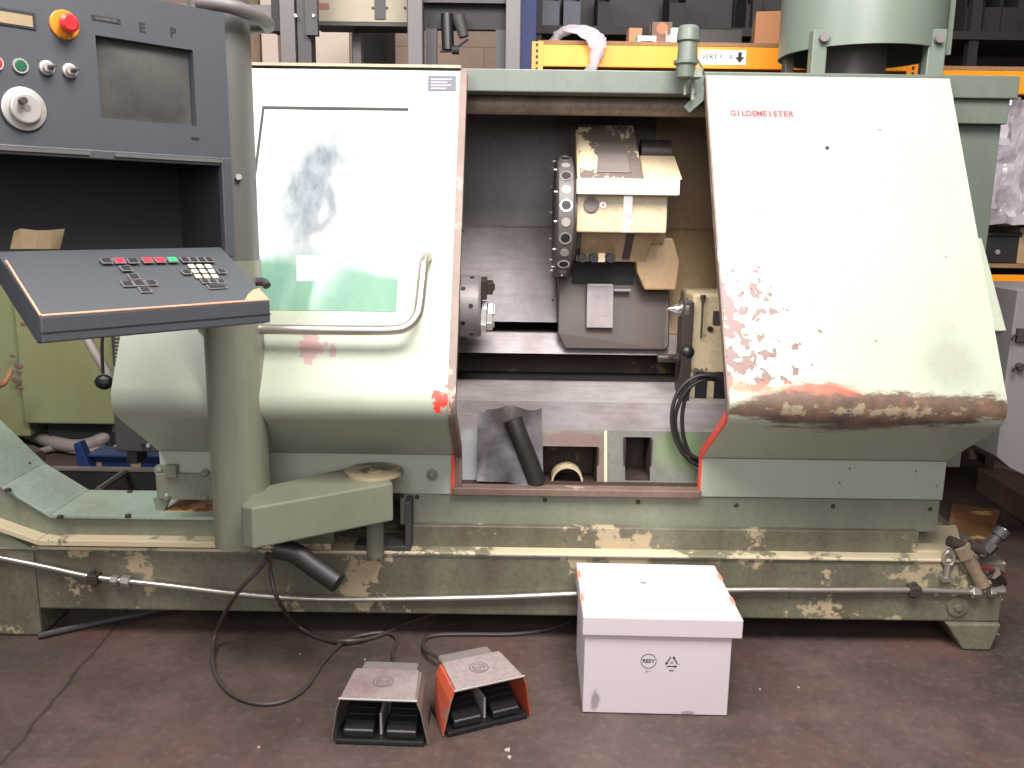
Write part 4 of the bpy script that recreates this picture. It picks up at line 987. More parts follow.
# ================================================================ WHITE ARCHIVE BOX
A = pz(582.5, 713, 0); Bq = pz(727, 716.5, 0)
bxw = (Bq-A).length; ang = math.atan2(Bq.y-A.y, Bq.x-A.x)
yb_ = A.y; 
ab = thing('archive_box', 'white cardboard archive box with lid standing on the floor in front of the lathe', 'box', (0,0,0))
zl1 = py(600, 616.5, A.y-.008).z
ztop = zl1; lidh = .062; Ld = pz(640, 563, ztop).y-A.y
wd = bxw
bm = B(); box(bm, 0, wd, 0, Ld-.03, .002, ztop-.004); bdy = obj('body', bm, paint('white_board_smudged', (186,174,177), (170,160,160), .12, rough=.55, streak=False, bump=.05, blots=((tuple(py(595, 701, A.y)), (.014,.05,.03), (84,74,74), .6, .5, 20), (tuple(py(687, 712, A.y)), (.02,.05,.008), (96,84,84), .6, .5, 20))), ab, bevel=.003)
bm = B(); box(bm, -.008, wd+.028, -.010, Ld, ztop-lidh, ztop); lid = obj('lid', bm, 'whitebox', ab, bevel=.004)
for xx, yy in ((-.0085, .10), (-.0085, .28), (wd+.0285, .10), (wd+.0285, .28)):
    bm = B(); box(bm, xx-.001 if xx < 0 else xx-.010, xx+.010 if xx < 0 else xx+.001, yy, yy+.05, ztop-.016, ztop+.0008); obj('lid_tab', bm, 'box_cut', lid)
bm = B(); box(bm, wd*.44, wd*.48, .24, .247, ztop, ztop+.0008); obj('lid_mark', bm, 'ink_grey', lid)
bm = B(); yf = -.0006; cz = ztop-.145; cx = wd*.44
ring(bm, (cx, yf, cz), (0,1,0), .024, .0222, .0006, 28)
for k in range(3):
    a = R(90+120*k); pass
text_bm('RESY', (cx, yf+.0006, cz), (1,0,0), (0,0,1), .012, .0006, bold=.02, bm=bm); text_bm('261 7', (cx, yf+.0006, cz-.034), (1,0,0), (0,0,1), .005, .0006, bm=bm)
obj('printed_mark', bm, 'box_print', bdy, label='round RESY recycling mark')
bm = B(); cx2 = wd*.60
for k in range(3):
    a0 = R(90+120*k); a1_ = R(90+120*(k+1)); Rr = .025
    p_ = Vector((cx2+Rr*math.cos(a0), yf, cz-.003+Rr*math.sin(a0))); q_ = Vector((cx2+Rr*math.cos(a1_), yf, cz-.003+Rr*math.sin(a1_)))
    d_ = (q_-p_).normalized(); nn = Vector((-d_.z, 0, d_.x)); s0_ = p_+d_*.010; e0_ = q_-d_*.013
    solid(bm, [s0_-nn*.0018, e0_-nn*.0018, e0_+nn*.0018, s0_+nn*.0018], (0,.0005,0))
    solid(bm, [e0_-nn*.0055, e0_+d_*.008, e0_+nn*.0055], (0,.0005,0)); solid(bm, [s0_-nn*.0018, s0_+nn*.0018, p_+d_*.004+nn*.005*-1], (0,.0005,0))
text_bm('20', (cx2, yf+.0006, cz-.003), (1,0,0), (0,0,1), .007, .0006, bm=bm); text_bm('PAP', (cx2, yf+.0006, cz-.030), (1,0,0), (0,0,1), .006, .0006, bold=.02, bm=bm)
obj('printed_mark', bm, 'box_print', bdy, label='triangular recycling mark PAP 20')
ab.location = (A.x, A.y, 0); ab.rotation_euler = (0, 0, ang)

# ================================================================ BACKGROUND RIGHT: PALLET RACK
YR = 4.55
rack = thing('pallet_rack', 'blue and orange pallet racking standing behind the lathe', 'shelving', (1.2, YR, 0))
def upright(u, v=40, Y=YR, w=.10):
    x = py(u, v, Y).x; bm = B()
    box(bm, x-w/2, x+w/2, Y, Y+.09, 0, 3.6)
    o = obj('upright', bm, 'blue', rack, bevel=.003)
    bm = B(); z = 1.0
    while z < 2.9:
        for sx in (-.022, .022): box(bm, x+sx-.007, x+sx+.007, Y-.001, Y+.01, z, z+.018)
        z += .05
    obj('slots', bm, 'ink', o); return x
xu1 = upright(526); xu2 = upright(926); xu3 = upright(1420)
bm = B()
for x in (xu1, xu2, xu3): box(bm, x-.04, x+.04, YR+1.0, YR+1.09, 0, 3.6)
obj('rear_upright', bm, 'blue', rack)
bz1, bz0 = py(720, 47, YR).z, py(720, 69, YR).z
def beam(xa, xb, z0, z1, Y=YR, dy=.05):
    bm = B(); box(bm, xa+.03, xb-.03, Y-.005, Y+dy, z0, z1); b_ = obj('beam', bm, 'orange', rack, bevel=.004)
    bm = B()
    for x0_, x1_ in ((xa+.03, xa+.085), (xb-.085, xb-.03)): box(bm, x0_, x1_, Y-.012, Y-.005, z0-.035, z1+.012)
    pl_ = obj('beam_end_plate', bm, 'orange', b_)
    for xx in (xa+.055, xb-.055):
        bm = B()
        for k in range(5): box(bm, xx-.006, xx+.006, Y-.0135, Y-.011, z0-.02+k*.028, z0-.005+k*.028)
        obj('hook_slots', bm, 'ink', b_)
    return b_
b1 = beam(xu1, xu2, bz0, bz1); rz0, rz1 = py(1010, 94, YR).z, py(1010, 71, YR).z; b2_ = beam(xu2, xu3, rz0, rz1)
beam(xu2, xu3, py(1010, 298, YR).z, py(1010, 275, YR).z)
beam(xu1, xu2, py(1010, 298, YR).z, py(1010, 275, YR).z)
bm = B(); box(bm, xu1-.0, xu3, YR+1.0, YR+1.05, bz0, bz1); obj('rear_beam', bm, 'orange', rack)
bm = B(); box(bm, xu1+.06, xu2-.05, YR-.004, YR+1.05, bz1+.001, bz1+.02); box(bm, xu2+.06, xu3-.05, YR-.004, YR+1.05, rz1+.001, rz1+.02); obj('shelf_board', bm, 'wood', rack)
zsh = py(1010, 264, YR).z
bm = B(); box(bm, xu1+.06, xu2-.05, YR-.004, YR+1.05, zsh-.02, zsh+.0); box(bm, xu2+.06, xu3-.05, YR-.004, YR+1.05, zsh-.02, zsh+.0); obj('shelf_board', bm, 'wood', rack)
# sign on the beam
x0_, x1_, z0_, z1_ = pxw(699, 50, 746, 64.5, YR-.01)
bm = B(); box(bm, x0_, x1_, YR-.0085, YR-.0055, z0_, z1_); sg = obj('sign', bm, 'label_white', b1, label='white sign reading VERT. PILA with a down arrow')
zc_ = (z0_+z1_)/2; bm = text_bm('VERT.', (x0_+(x1_-x0_)*.245, YR-.0085, zc_), (1,0,0), (0,0,1), .024, .0008, bold=.02)
text_bm('PILÄ', (x0_+(x1_-x0_)*.585, YR-.0085, zc_+.001), (1,0,0), (0,0,1), .025, .0008, bm=bm); obj('sign_lettering', bm, 'ink', sg)
ax = x0_+(x1_-x0_)*.87; bm = B(); solid(bm, [(ax-.009, YR-.0085, zc_+.025), (ax+.009, YR-.0085, zc_+.025), (ax+.009, YR-.0085, zc_+.002), (ax+.024, YR-.0085, zc_+.002), (ax, YR-.0085, zc_-.026), (ax-.024, YR-.0085, zc_+.002), (ax-.009, YR-.0085, zc_+.002)], (0,-.0008,0)); obj('arrow', bm, 'ink', sg)

zshelf = bz1+.0205
# plastic film hanging
def crumple(bm, c, rx, ry, rz, n=3, seed=1, amp=.25):
    random.seed(seed); bmesh.ops.create_icosphere(bm, subdivisions=n, radius=1)
    from mathutils import noise as nz
    for v in bm.verts:
        k = 1+amp*nz.noise(v.co*2.3+Vector((seed, 0, 0)))+amp*.5*nz.noise(v.co*6+Vector((0, seed, 0)))
        v.co = Vector((v.co.x*rx*k, v.co.y*ry*k, v.co.z*rz*k))+Vector(c)
bm = B(); g = []
pth = [py(553, 44, YR+.12), py(562, 35, YR+.08), py(573, 31, YR+.02), py(585, 33, YR-.02), py(594, 39, YR-.045), py(597, 50, YR-.05), py(595, 62, YR-.05), py(591, 72, YR-.05)]
w_s = [.05, .07, .09, .10, .09, .065, .05, .055]
from mathutils import noise as mnoise
sp = smoothpath(pth, 3)
for i, p in enumerate(sp):
    w = w_s[min(i//3, 7)]; row = []
    for j in range(13):
        a = 2*PI*j/13; n_ = 1+.35*mnoise.noise(Vector((i*.5, j*1.3, 2)))
        row.append(bm.verts.new(p+Vector((math.cos(a)*w*.55*n_, math.sin(a)*.03*n_, math.sin(a)*w*.3*n_+ .01))))
    g.append(row)
for a, b_ in zip(g, g[1:]):
    for j in range(13): bm.faces.new((a[j], a[(j+1)%13], b_[(j+1)%13], b_[j]))
tag(obj('plastic_film', bm, 'film', smooth=60), 'crumpled clear plastic film hanging over the orange rack beam', 'plastic film')
# boxes and things on upper shelf
def shelf_box(nm, u0, v0, u1, v1, Y, dy, mat, label, cat, z=None):
    x0_, x1_, z0_, z1_ = pxw(u0, v0, u1, v1, Y); z0_ = zshelf if z is None else z
    bm = B(); box(bm, x0_, x1_, Y, Y+dy, z0_+.0005, max(z1_, z0_+.03)); return tag(obj(nm, bm, mat, bevel=.003), label, cat)
def carton(u0, v0, u1, v1, Y, dy, label, cat='box', nm='cardboard_box', z=None, mat='cardboard', rot=0):
    x0_, x1_, z0_, z1_ = pxw(u0, v0, u1, v1, Y); z0_ = zshelf if z is None else z
    t = thing(nm, label, cat, (0,0,0)); w, h = x1_-x0_, z1_-z0_
    bm = B(); box(bm, -w/2, w/2, 0, dy, .0008, h-.002); o = obj('body', bm, mat, t, bevel=.002)
    bm = B(); box(bm, -w/2, w/2, .001, dy/2-.002, h-.002, h+.001); obj('flap', bm, mat, t)
    bm = B(); box(bm, -w/2, w/2, dy/2+.002, dy-.001, h-.002, h+.001); obj('flap', bm, mat, t)
    bm = B(); box(bm, -w/2-.0006, w/2+.0006, dy/2-.025, dy/2+.025, h*.75, h+.002); obj('tape', bm, 'beige', t)
    t.location = ((x0_+x1_)/2, Y, z0_); t.rotation_euler = (0,0,rot); return t, w, h
carton(756, 11, 800, 47, YR+.25, .4, 'brown cardboard box on the rack shelf beside the green drum', rot=R(-12))
t, w, h = carton(629, 28, 642, 45, YR+.2, .12, 'small light brown carton with label on the rack shelf, left of the printed carton')
bm = B(); box(bm, -w*.32, w*.32, -.002, 0, h*.25, h*.7); obj('label', bm, 'paper', t, local=True); 
t, w, h = carton(638, 36, 656, 46, YR+.12, .12, 'small white labelled packet standing lowest on the rack shelf', 'packet', 'labelled_packet', mat='label_white')
bm = B(); box(bm, -w*.35, w*.35, -.002, 0, h*.4, h*.55); obj('label_print', bm, 'ink', t, local=True)
t, w, h = carton(652, 22, 672, 46, YR+.35, .16, 'dark brown carton with an orange dot above printed letters, behind the small packet', mat='wood_dark')
bm = B(); revolve(bm, (0, 0, h*.8), (0,-1,0), [(0, .03), (.002, .03)], 20); obj('orange_dot', bm, plain('dull_orange_print', (200,104,70), .6), t, local=True)
bm = text_bm('CEJN', (-.01, -.0005, h*.38), (1,0,0), (0,0,1), .045, .001); obj('lettering', bm, plain('brown_print', (150,98,82), .6), t, local=True)
t, w, h = carton(672, 28, 680, 46, YR+.15, .1, 'small white carton leaning behind the green lubricator cylinder', mat='label_white', rot=R(10))
carton(700, 30, 742, 45, YR+.35, .3, 'low dark plastic case on the rack shelf above the white sign', 'case', 'storage_case', mat='darkgrey')
# dark back row : blue bins on upper racking behind
r2 = thing('bin_rack', 'dark shelf frame with hanging blue bins behind the orange racking', 'shelving', (1.4, 5.9, 0))
bm = B(); 
for x in (.1, 1.5, 2.9, 4.3): box(bm, x, x+.06, 5.9, 5.96, 0, 3.5); box(bm, x, x+.06, 6.4, 6.46, 0, 3.5)
obj('frame', bm, 'vdark', r2)
for z in (py(560, 26, 5.9).z, 3.25, 1.2, .3):
    bm = B(); box(bm, .1, 4.36, 5.88, 6.46, z-.05, z); obj('shelf', bm, 'vdark', r2)
bm = B(); box(bm, .1, 4.36, 6.46, 6.49, 0, 3.5); obj('back_sheet', bm, 'darkgrey', r2)
zbn = py(560, 26, 5.9).z
Mt['bin_blue'] = plain('dull_blue_plastic', (26,32,54), .5, 0, .3)
for i, (u, m, lbl) in enumerate(((551, 'bin_blue', 'blue storage bin on the dark shelf, nearest the blue upright'), (572, 'bin_blue', 'blue storage bin on the dark shelf, second from the blue upright'), (975, 'vdark', 'black storage bin on the dark shelf right of the green drum'), (993, 'vdark', 'black storage bin second from right on the dark shelf'), (1011, 'vdark', 'black storage bin at the far right of the dark shelf'), (604, 'vdark', 'black storage bin on the dark shelf behind the plastic film'), (678, 'vdark', 'black storage bin on the dark shelf above the green lubricator'), (755, 'vdark', 'black storage bin on the dark shelf above the cardboard box'))):
    x = py(u, 10, 5.97).x; w = .055 if u not in (604,) else .04
    bm = B(); h = .30
    # open-fronted bin
    box(bm, x-w, x+w, 5.97, 5.98, zbn+.001, zbn+h*.55); box(bm, x-w, x-w+.006, 5.98, 6.25, zbn+.001, zbn+h); box(bm, x+w-.006, x+w, 5.98, 6.25, zbn+.001, zbn+h); box(bm, x-w+.006, x+w-.006, 6.24, 6.25, zbn+.001, zbn+h); box(bm, x-w+.006, x+w-.006, 5.98, 6.24, zbn+.001, zbn+.01)
    tag(obj('storage_bin', bm, m), lbl, 'bin', 'storage bins on the dark shelf')
# wrapped load, black crate on the lower shelf at right
x0_, x1_, z0_, z1_ = pxw(978, 105, 1075, 228, YR+.05)
bm = B(); box(bm, x0_-.05, x1_, YR+.02, YR+.7, z0_, z1_)
bmesh.ops.subdivide_edges(bm, edges=bm.edges[:], cuts=15, use_grid_fill=True)
for v in bm.verts:
    k = (1-abs(mnoise.noise(v.co*5))*2)*.05+(1-abs(mnoise.noise(v.co*11+Vector((3,1,2))))*2)*.03; v.co += Vector((k*.3, -k*1.2, k*.3))
zcr = z0_
tag(obj('wrapped_load', bm, 'film_dense', smooth=25), 'pallet load wrapped in crumpled clear film, beside the green machine end', 'wrapped goods')
x0_, x1_, z0_, z1_ = pxw(988, 225, 1019, 260, YR+.05)
cr = thing('black_crate', 'black crate standing on the rack shelf beneath the film wrapped load', 'crate', ((x0_+x1_)/2, YR+.05, zsh))
bm = B(); box(bm, x0_, x1_, YR+.05, YR+.35, zsh+.001, zcr-.03); obj('body', bm, 'vdark', cr, bevel=.006)
bm = B(); box(bm, x0_-.008, x1_+.008, YR+.04, YR+.36, zcr-.045, zcr-.022); obj('rim', bm, 'ink', cr, bevel=.004)
bm = B(); c = py(998, 252, YR+.04); cyl(bm, c, c+Vector((0,.02,0)), .012); obj('latch', bm, 'silver', cr)
x0_, x1_, z0_, z1_ = pxw(1019, 228, 1070, 260, YR+.05)
carton(1019, 228, 1075, 262, YR+.05, .4, 'tan cardboard box at the right edge on the shelf beside the black crate', z=zsh, mat='tan')

# grey machine door at right edge
gm = thing('grey_cabinet', 'light grey machine cabinet with tilted panel cut off by the right edge', 'cabinet', (2.3, 3.6, 0))
Yg = 3.7
pts = [(1018, 290), (1006, 375), (1000, 430), (997, 457), (1010, 468), (1075, 500), (1085, 290)]
bm = B(); solid(bm, [py(u, v, Yg) for u, v in pts], (0, .5, 0)); pg = obj('panel', bm, 'panel_grey', gm, bevel=.004)
zz = py(1040, 484, Yg).z
bm = B(); x0_ = py(1075, 480, Yg).x; box(bm, x0_, x0_+.3, Yg+.03, Yg+.16, .002, zz+.05); obj('plinth', bm, 'darkgrey', gm)
for u, v in ((1017, 335), (1018, 366)):
    c = py(u, v, Yg); bm = B(); box(bm, c.x-.008, c.x+.05, c.y-.02, c.y, c.z-.03, c.z+.03) if v < 350 else cyl(bm, c, c+Vector((0,-.03,0)), .016); bx_ = obj('latch', bm, 'darkgrey', pg, bevel=.003)
    bm = B(); tube(bm, [c+Vector((-.01,-.02,0)), c+Vector((-.035,-.035,.0)), c+Vector((-.04,-.035,-.02))], .006, 8); obj('catch', bm, 'steel_dark', bx_, smooth=True)

# pallet & timber at right on floor
def pallet(loc, rz, label, w=1.0, d=.8):
    t = thing('wooden_pallet', label, 'pallet', (0,0,0))
    for k in range(3):
        bm = B(); box(bm, -w/2, w/2, -d/2+k*(d-.1)/2, -d/2+k*(d-.1)/2+.1, 0.001, .1); obj('bearer', bm, 'wood_dark', t, bevel=.003)
    for k in range(6):
        bm = B(); x = -w/2+k*(w-.12)/5; box(bm, x, x+.12, -d/2, d/2, .1, .122); obj('board', bm, 'wood', t, bevel=.003)
    t.location = loc; t.rotation_euler = (0,0,rz); return t
pl1 = pz(985, 464, 0); pyy = 5.1
for k, wh in enumerate(('bottom', 'middle', 'top')):
    pallet((pl1.x+.45+.03*k, pyy+.34, .1225*k), R(0), 'wooden pallet behind the right hood, %s one of the stack of three' % wh, 1.0, .66)
a = pz(975, 491, 0); b_ = pz(1024, 524, 0); d_ = (b_-a).normalized(); n_ = Vector((-d_.y, d_.x, 0)); n_ = n_ if n_.x > 0 else -n_
z_h = py(975, 468, a.y).z
tm = [a, a+d_*.66, a+d_*.66+n_*.16, a+n_*.16]
bm = B(); solid(bm, [Vector((p.x, p.y, .002)) for p in tm], (0,0,z_h)); tag(obj('timber_beam', bm, 'wood_dark', bevel=.006), 'thick oily timber beam lying on the floor at the right edge', 'timber')
bm = B(); q = [pz(948, 530, .002), pz(990, 545, .002), pz(1000, 512, .002), pz(952, 505, .002)]
solid(bm, q, (0,0,.01)); tag(obj('floor_board', bm, 'wood_oil'), 'flat brown oil-soaked board on the floor beside the lathe end', 'board')

# ================================================================ BACKGROUND CENTRE: GREY GANTRY, POSTS, TRUNKING
YG = 4.4
zg0 = py(460, 30, YG+.12).z
gt = thing('gantry_frame', 'grey steel portal frame behind the sliding door, left of the blue upright', 'machine frame', (0,0,0))
xa, xb = py(415, 40, YG).x, py(513, 40, YG).x
gt.location = ((xa+xb)/2, YG, 0)
for x in (xa, xb):
    bm = B(); box(bm, x-.036, x+.036, YG, YG+.1, 0, 3.0); obj('post', bm, 'steelgrey', gt, bevel=.004)
for x in (xa+.065, xb-.06):
    bm = B(); box(bm, x-.025, x+.03, YG+.10, YG+.145, 0, zg0); obj('inner_post', bm, 'darkgrey', gt)
zg = py(460, 30, YG+.12).z
bm = B(); box(bm, xa-.036, xb+.036, YG+.102, YG+.145, zg, zg+.12); obj('crossbeam', bm, 'vdark', gt)
bm = B(); box(bm, xa-.036, xb+.036, YG+.05, YG+.1, zg+.11, zg+.5); obj('top_panel', bm, 'darkgrey', gt)
tl = thing('hanging_tool', 'black tool head with cylinder and lever hanging inside the grey portal frame', 'tool', (py(448, 40, YG+.05).x, YG+.05, zg-.1))
bm = B(); cyl(bm, py(448, 50, YG+.05), py(447, 14, YG+.05), .03, segs=16); obj('cylinder', bm, 'black', tl, smooth=30)
bm = B(); cyl(bm, py(464, 37, YG+.05), py(458, 16, YG+.05), .024, .034, segs=14); obj('motor', bm, 'darkgrey', tl, smooth=30)
bm = B(); tube(bm, [py(455, 49, YG+.04), py(468, 39, YG+.04)], .006, 8, False); cyl(bm, py(452, 50, YG+.03), py(459, 50, YG+.03), .02); tube(bm, [py(440, 51.5, YG+.04), py(452, 51, YG+.04)], .006, 8, False); obj('lever', bm, 'vdark', tl, smooth=30)
pf = thing('post_frame', 'dark grey double post with side arm behind the console column', 'machine frame', (py(290, 50, YG).x, YG, 0))
bm = B(); x0_, x1_, _, _ = pxw(280, 0, 295, 66, YG); box(bm, x0_, x1_, YG, YG+.1, 0, 3.0); obj('post', bm, 'steelgrey', pf, bevel=.003)
bm = B(); x0_, x1_, _, _ = pxw(297, 0, 311, 66, YG+.02); box(bm, x0_, x1_, YG+.02, YG+.12, 0, 3.0); obj('post', bm, 'darkgrey', pf, bevel=.003)
bm = B(); fbox(bm, 296, -20, 316, 35, YG+.01, .0095) if False else fbox(bm, 305, -20, 317, 35, YG-.02, .038); o_ = obj('side_plate', bm, 'darkgrey', pf)
for u in (296, 314):
    c = py(u, 16, YG-.02 if u > 300 else YG); bm = B(); cyl(bm, c, c+Vector((0,-.01,0)), .008); obj('bolt', bm, 'jarclear', pf, smooth=30)
bm = B(); fbox(bm, 180, 4, 272, 17, YG+.03, .08); fbox(bm, 180, 21, 278, 30, YG+.03, .08); obj('side_arm', bm, 'steelgrey', pf, bevel=.003)
bm = B(); fbox(bm, 271, -20, 281, 31, YG+.02, .1); obj('clamp', bm, 'vdark', pf)
YT = 4.7
td = thing('cable_trunking', 'beige sheet metal cable trunking hanging behind the lathe door top', 'trunking', (py(362, 10, YT).x, YT, py(362, 24, YT).z))
bm = B(); fbox(bm, 316, -60, 407, 22, YT, .15); tb = obj('box_channel', bm, 'beige', td, bevel=.003)
bm = B(); fbox(bm, 314, 22.2, 409, 26, YT-.01, .17); obj('bottom_lip', bm, 'darkgrey', td, bevel=.002)
bm = B(); fbox(bm, 374, -60, 385, 19, YT-.008, .007); obj('strap', bm, 'darkgrey', tb)
for u in (373, 387, 405): 
    c = py(u, 8, YT); bm = B(); cyl(bm, c, c+Vector((0,-.008,0)), .006); obj('screw', bm, 'ink', tb)
bm = B(); fbox(bm, 315, 3, 329, 9, YT-.004, .003); obj('red_label', bm, plain('dull_red_label', (130,84,74), .6), tb)
# floor-to-ceiling dark cabinet behind
dc = thing('dark_column_cabinet', 'dark grey upright cabinet seen through the gap left of the portal frame', 'cabinet', (py(372, 50, 5.4).x, 5.4, 0))
bm = B(); x0_, x1_, _, _ = pxw(352, 20, 408, 70, 5.4); box(bm, x0_+.0, x1_-.14, 5.4, 5.9, 0.002, 2.9); dco = obj('body', bm, 'vdark', dc, bevel=.004)
bm = B(); xx0, xx1, _, _ = pxw(353, 20, 361, 70, 4.87); box(bm, xx0, xx1, 4.861, 4.93, .002, 3.0); obj('support_post', bm, 'steelgrey', td)
# cream door slab panels against wall
for (u0, u1, Yw, lbl) in ((246, 260, 7.3, 'tan upright board leaning by the wall, seen left of the bright one'), (262, 278, 7.0, 'bright cream upright board between console column and grey posts'), (313, 349, 6.8, 'wide cream upright board below the beige trunking')):
    x0_, x1_, _, _ = pxw(u0, 30, u1, 66, Yw)
    bm = B(); box(bm, x0_, x1_, Yw, Yw+.05, .002, 3.6); tag(obj('wall_board', bm, plain('cream_board_%d' % u0, (150,126,104) if u0 == 246 else (216,196,180), .7, 0, .15)), lbl, 'board')

# ================================================================ BACKGROUND LEFT: GREEN MACHINE, BEAMS, HOSES
Yl = 5.2
gmx = thing('green_machine', 'yellow green sheet metal machine body at the far left behind the keyboard', 'machine', (py(60, 400, Yl).x, Yl, 0))
x0_, x1_, z0_, z1_ = pxw(16, 250, 122, 424, Yl)
bm = B(); box(bm, x0_, x1_, Yl, Yl+1.0, z0_, 1.55); go = obj('body', bm, 'lime', gmx, bevel=.01)
bm = B(); xx0, xx1, _, _ = pxw(-120, 300, 12, 400, Yl+.06); box(bm, xx0, x0_-.004, Yl+.06, Yl+.9, .10, 1.5); obj('side_body', bm, 'lime', gmx, bevel=.01)
bm = B(); box(bm, x0_+.1, x1_-.1, Yl+.08, Yl+.9, .002, z0_); obj('plinth', bm, 'vdark', gmx)
bm = B(); fbox(bm, 112, 330, 128, 366, Yl-.1, .1); vp = obj('vent', bm, 'darkgrey', gmx)
bm = B()
for k in range(9): fbox(bm, 115, 333+k*3.6, 124, 334.6+k*3.6, Yl-.104, .003)
obj('vent_slots', bm, 'beige', vp)
# text marks on its edge
bm = B()
for k, (u, v, w) in enumerate(((11, 356, 3), (17, 366, 6), (18, 372, 3), (15, 380, 7), (19, 388, 4), (22, 324, 4))):
    a = py(u, v, Yl-.002); 
    bmesh.ops.create_icosphere(bm, subdivisions=2, radius=.012*w/4+.004, matrix=Matrix.Translation(a+Vector((.01,0,0))) @ Matrix.Diagonal((1.4,.15,.8,1)))
obj('paint_chip', bm, 'wood_dark', go, label='dark chipped paint marks')
hp2 = thing('hanging_plug', 'black connector hanging on a cable below the keyboard, before the green machine', 'plug', py(103, 380, 3.6))
bm = B(); tube(bm, [py(103, 325, 3.6), py(102, 350, 3.6), py(103, 373, 3.6)], .007, 8); obj('cable', bm, 'rubber', hp2, smooth=True)
bm = B(); bmesh.ops.create_icosphere(bm, subdivisions=2, radius=.04, matrix=Matrix.Translation(py(104, 382, 3.6)) @ Matrix.Diagonal((1,.7,.85,1))); obj('connector', bm, 'black', hp2)
bm = B(); tube(bm, [py(78, 320, 3.75), py(92, 347, 3.72), py(108, 374, 3.7), py(119, 395, 3.7)], .02, 10); tag(obj('grey_conduit', bm, 'plastic_grey', smooth=True), 'grey flexible conduit descending below the keyboard beside the black plug', 'hose')
# dark switch box behind the door end
x0_, x1_, z0_, z1_ = pxw(114, 398, 163, 452, 3.35)
sb = thing('junction_box', 'dark grey electrical box with red lamp behind the lower left door corner', 'electrical box', ((x0_+x1_)/2, 3.35, z0_))
bm = B(); box(bm, x0_, x1_, 3.35, 3.6, z0_, z1_); so = obj('housing', bm, 'darkgrey', sb, bevel=.006)
bm = B(); fbox(bm, 146, 424, 152, 430, 3.342, .01); obj('red_lamp', bm, 'redbtn', so)
for u in (143, 149):
    c = py(u, 445, 3.35); bm = B(); cyl(bm, c, c+Vector((0,-.01,0)), .008); obj('screw', bm, 'silver' if u > 145 else 'ink', so)
bm = B(); box(bm, x0_+.02, x0_+.06, 3.4, 3.5, .487, z0_); obj('post', bm, 'darkgrey', sb)
# conduits on floor
def fpz(u, v, z): return pz(u, v, z)
bm = B(); tube(bm, [fpz(8, 428, .05), fpz(30, 434, .05), fpz(55, 443, .06), fpz(80, 446, .06), fpz(100, 440, .08), fpz(118, 428, .15), py(135, 408, 5.0)], .042, 12); tag(obj('thick_hose', bm, 'plastic_grey', smooth=True), 'thick grey hose lying on the floor under the green machine', 'hose')
bm = B(); tube(bm, [fpz(28, 456, .03), fpz(55, 448, .03), fpz(75, 451, .03), fpz(95, 450, .03), fpz(120, 438, .05)], .022, 10); tag(obj('thin_hose', bm, 'plastic_grey', smooth=True), 'thinner grey hose on the floor in front of the thick one', 'hose')
bm = B(); tube(bm, [fpz(88, 459, .08), fpz(112, 450, .09), fpz(122, 444, .12)], .018, 8); tag(obj('pale_cable', bm, plain('pale_cable', (170,168,176), .5), smooth=True), 'pale lilac cable behind the blue beams', 'cable')
bm = B(); tube(bm, [fpz(93, 462, .08), fpz(115, 454, .09), fpz(125, 449, .12)], .012, 8); tag(obj('yellow_cable', bm, plain('yellow_cable', (176,168,96), .5), smooth=True), 'yellow cable behind the blue beams', 'cable')
# blue beams
Mt['blue_dark'] = paint('worn_blue_paint', (30,52,98), (24,30,48), .4, (170,164,150), .18, rough=.4, cscale=9)
bb = thing('blue_beam', 'blue steel rack beam with bare patches lying behind the trough', 'beam', py(110, 480, 4.05)); 
x0_, x1_, z0_, z1_ = pxw(90, 456, 175, 478, 4.05)
bm = B(); box(bm, x0_, x1_, 4.05, 4.15, z0_-.1, z1_); obj('web', bm, 'blue_dark', bb, bevel=.006)
bm = B(); box(bm, x0_, x1_, 4.02, 4.18, z1_, z1_+.012); obj('flange', bm, 'blue_dark', bb, bevel=.002)
for u in (97, 131, 136):
    bm = B(); fbox(bm, u, 462, u+5, 478, 4.048, .003); obj('bare_patch', bm, 'paper', bb)
bm = B(); solid(bm, [py(73, 444, 4.0), py(79, 442, 4.0), py(97, 482, 4.0), py(80, 482, 4.0)], (0, .06, 0)); tag(obj('blue_bracket', bm, 'blue_dark', bevel=.006), 'blue upright steel bracket at the end of the blue beam', 'bracket')
bl0 = thing('steel_bin', 'low black open steel stillage on the floor behind the trough', 'stillage', (py(100, 480, 3.6).x, 3.75, 0))
x0_, x1_ = py(45, 480, 3.9).x, py(165, 480, 3.9).x; z1_ = py(100, 471, 3.95).z; 
bm = B(); box(bm, x0_, x1_, 3.40, 3.42, .002, z1_-.1); obj('side', bm, 'vdark', bl0)
bm = B(); box(bm, x0_, x1_, 3.95, 3.98, .002, z1_); obj('side', bm, 'vdark', bl0)
bm = B(); box(bm, x0_, x0_+.02, 3.42, 3.95, .002, z1_-.05); obj('side', bm, 'vdark', bl0)
bm = B(); box(bm, x1_-.02, x1_, 3.42, 3.95, .002, z1_-.05); obj('side', bm, 'vdark', bl0)
bm = B(); box(bm, x0_, x1_+.02, 3.945, 3.985, z1_, z1_+.012); obj('rim', bm, 'pedal_grey', bl0)
bm = B(); a = py(98, 490, 3.45); b_ = py(125, 472, 3.93); tube(bm, [a, b_], .014, 6, False); obj('brace', bm, 'steelgrey', bl0)
c = py(40, 457, 3.9); bm = B(); cyl(bm, c, py(30, 452, 4.0), .03, .035, segs=8); tag(obj('pipe_nut', bm, 'steel_dark', smooth=30), 'dark threaded pipe fitting behind the bend of the trough', 'fitting')
bm = B(); solid(bm, [py(-2, 380, 5.0), py(2, 386, 5.0), py(12, 372, 5.0), py(6, 390, 5.0), py(0, 392, 5.0)], (0, .03, 0)); bm.free()
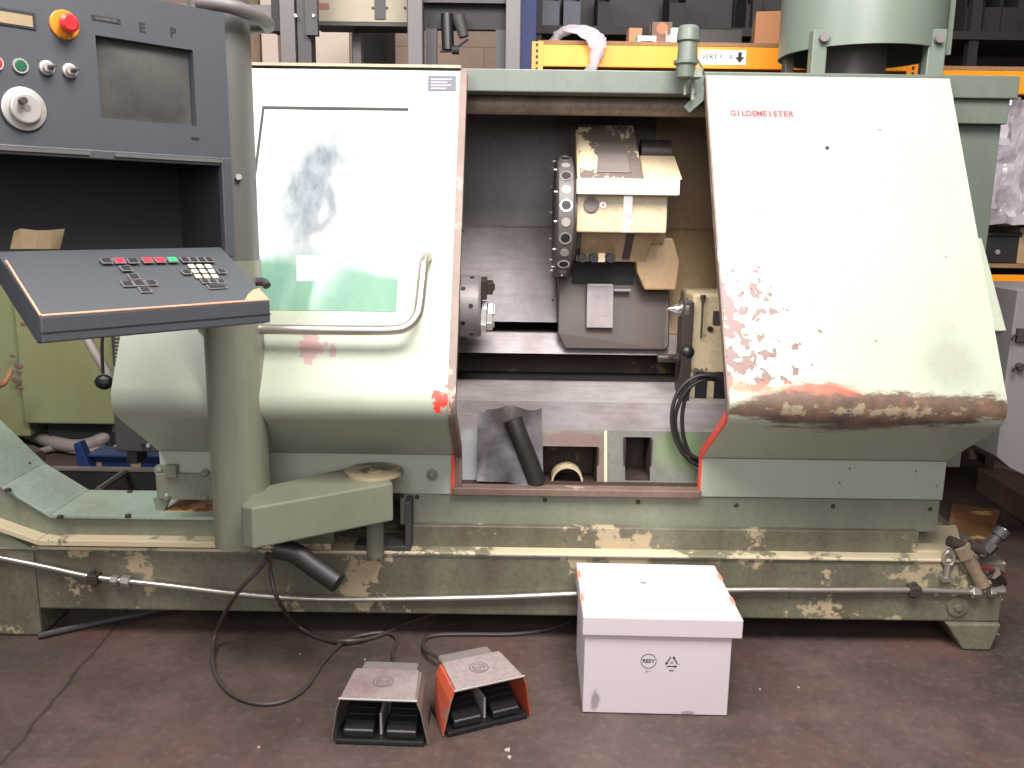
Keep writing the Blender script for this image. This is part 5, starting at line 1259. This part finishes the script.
bm = B(); tube(bm, [pz(-60, 470, .02), py(-25, 420, 4.8), py(-3, 388, 4.9), py(5, 382, 4.9), py(11, 370, 4.95)], .018, 8); tag(obj('pale_strap', bm, 'wood', smooth=True), 'pale bent strip at the left edge beside the green machine', 'strip')

# debris on the floor: a few flakes
fk = ((509, 758), (508, 751), (365, 660), (404, 676), (259, 748), (300, 655), (760, 690), (798, 688), (494, 726), (346, 688), (1002, 600), (998, 635))
for i, (u, v) in enumerate(fk):
    c = pz(u, v, 0.0); r = .005 if i > 1 else .010; bm = B(); pts = [(c.x+r*math.cos(a)*random.uniform(.4,1.2), c.y+r*math.sin(a)*random.uniform(.5,1.4), .001) for a in [2*PI*k/7 for k in range(7)]]
    solid(bm, pts, (0,0,.003)); tag(obj('paint_flake', bm, 'plate_flake'), 'small pale flake of debris on the dark floor', 'debris', 'pale flakes on the floor')

# ================================================================ LIGHT
def area(name, loc, target, size, power, col=(1,1,1), sy=None):
    l = bpy.data.lights.new(name, 'AREA'); l.energy = power; l.color = col; l.size = size
    if sy: l.shape = 'RECTANGLE'; l.size_y = sy
    o = bpy.data.objects.new(name, l); COL.objects.link(o); o.location = loc
    o.rotation_euler = (Vector(target)-Vector(loc)).to_track_quat('-Z', 'Y').to_euler(); return o
area('overhead_key_fill', (.55, .95, 4.0), (.4, 2.9, 1.0), 1.6, 310, (1, .97, .95))
area('overhead_key_fill', (-2.1, 1.2, 4.2), (-.8, 2.8, .8), 1.7, 240, (1, .97, .95))  # unseen lamp added to brighten the left part of the door
area('front_fill', (-.1, -3.0, 3.2), (0, 3.4, 1.3), 3.2, 215, (.97, .97, 1))  # frontal fill added behind the camera to reach the lathe interior
area('rear_fill', (1.6, 4.9, 4.9), (1.8, 5.2, 0), 1.6, 75, (1, .92, .86), 3)  # unseen lamp added to lift the background and rear floor
w = bpy.data.worlds.new('world'); S.world = w; w.use_nodes = True
w.node_tree.nodes['Background'].inputs[0].default_value = (.95, .92, 1, 1); w.node_tree.nodes['Background'].inputs[1].default_value = .12
S.view_settings.view_transform = 'Standard'; S.view_settings.look = 'None'; S.view_settings.gamma = 1; S.view_settings.use_curve_mapping = False
S.view_settings.exposure = 0.0
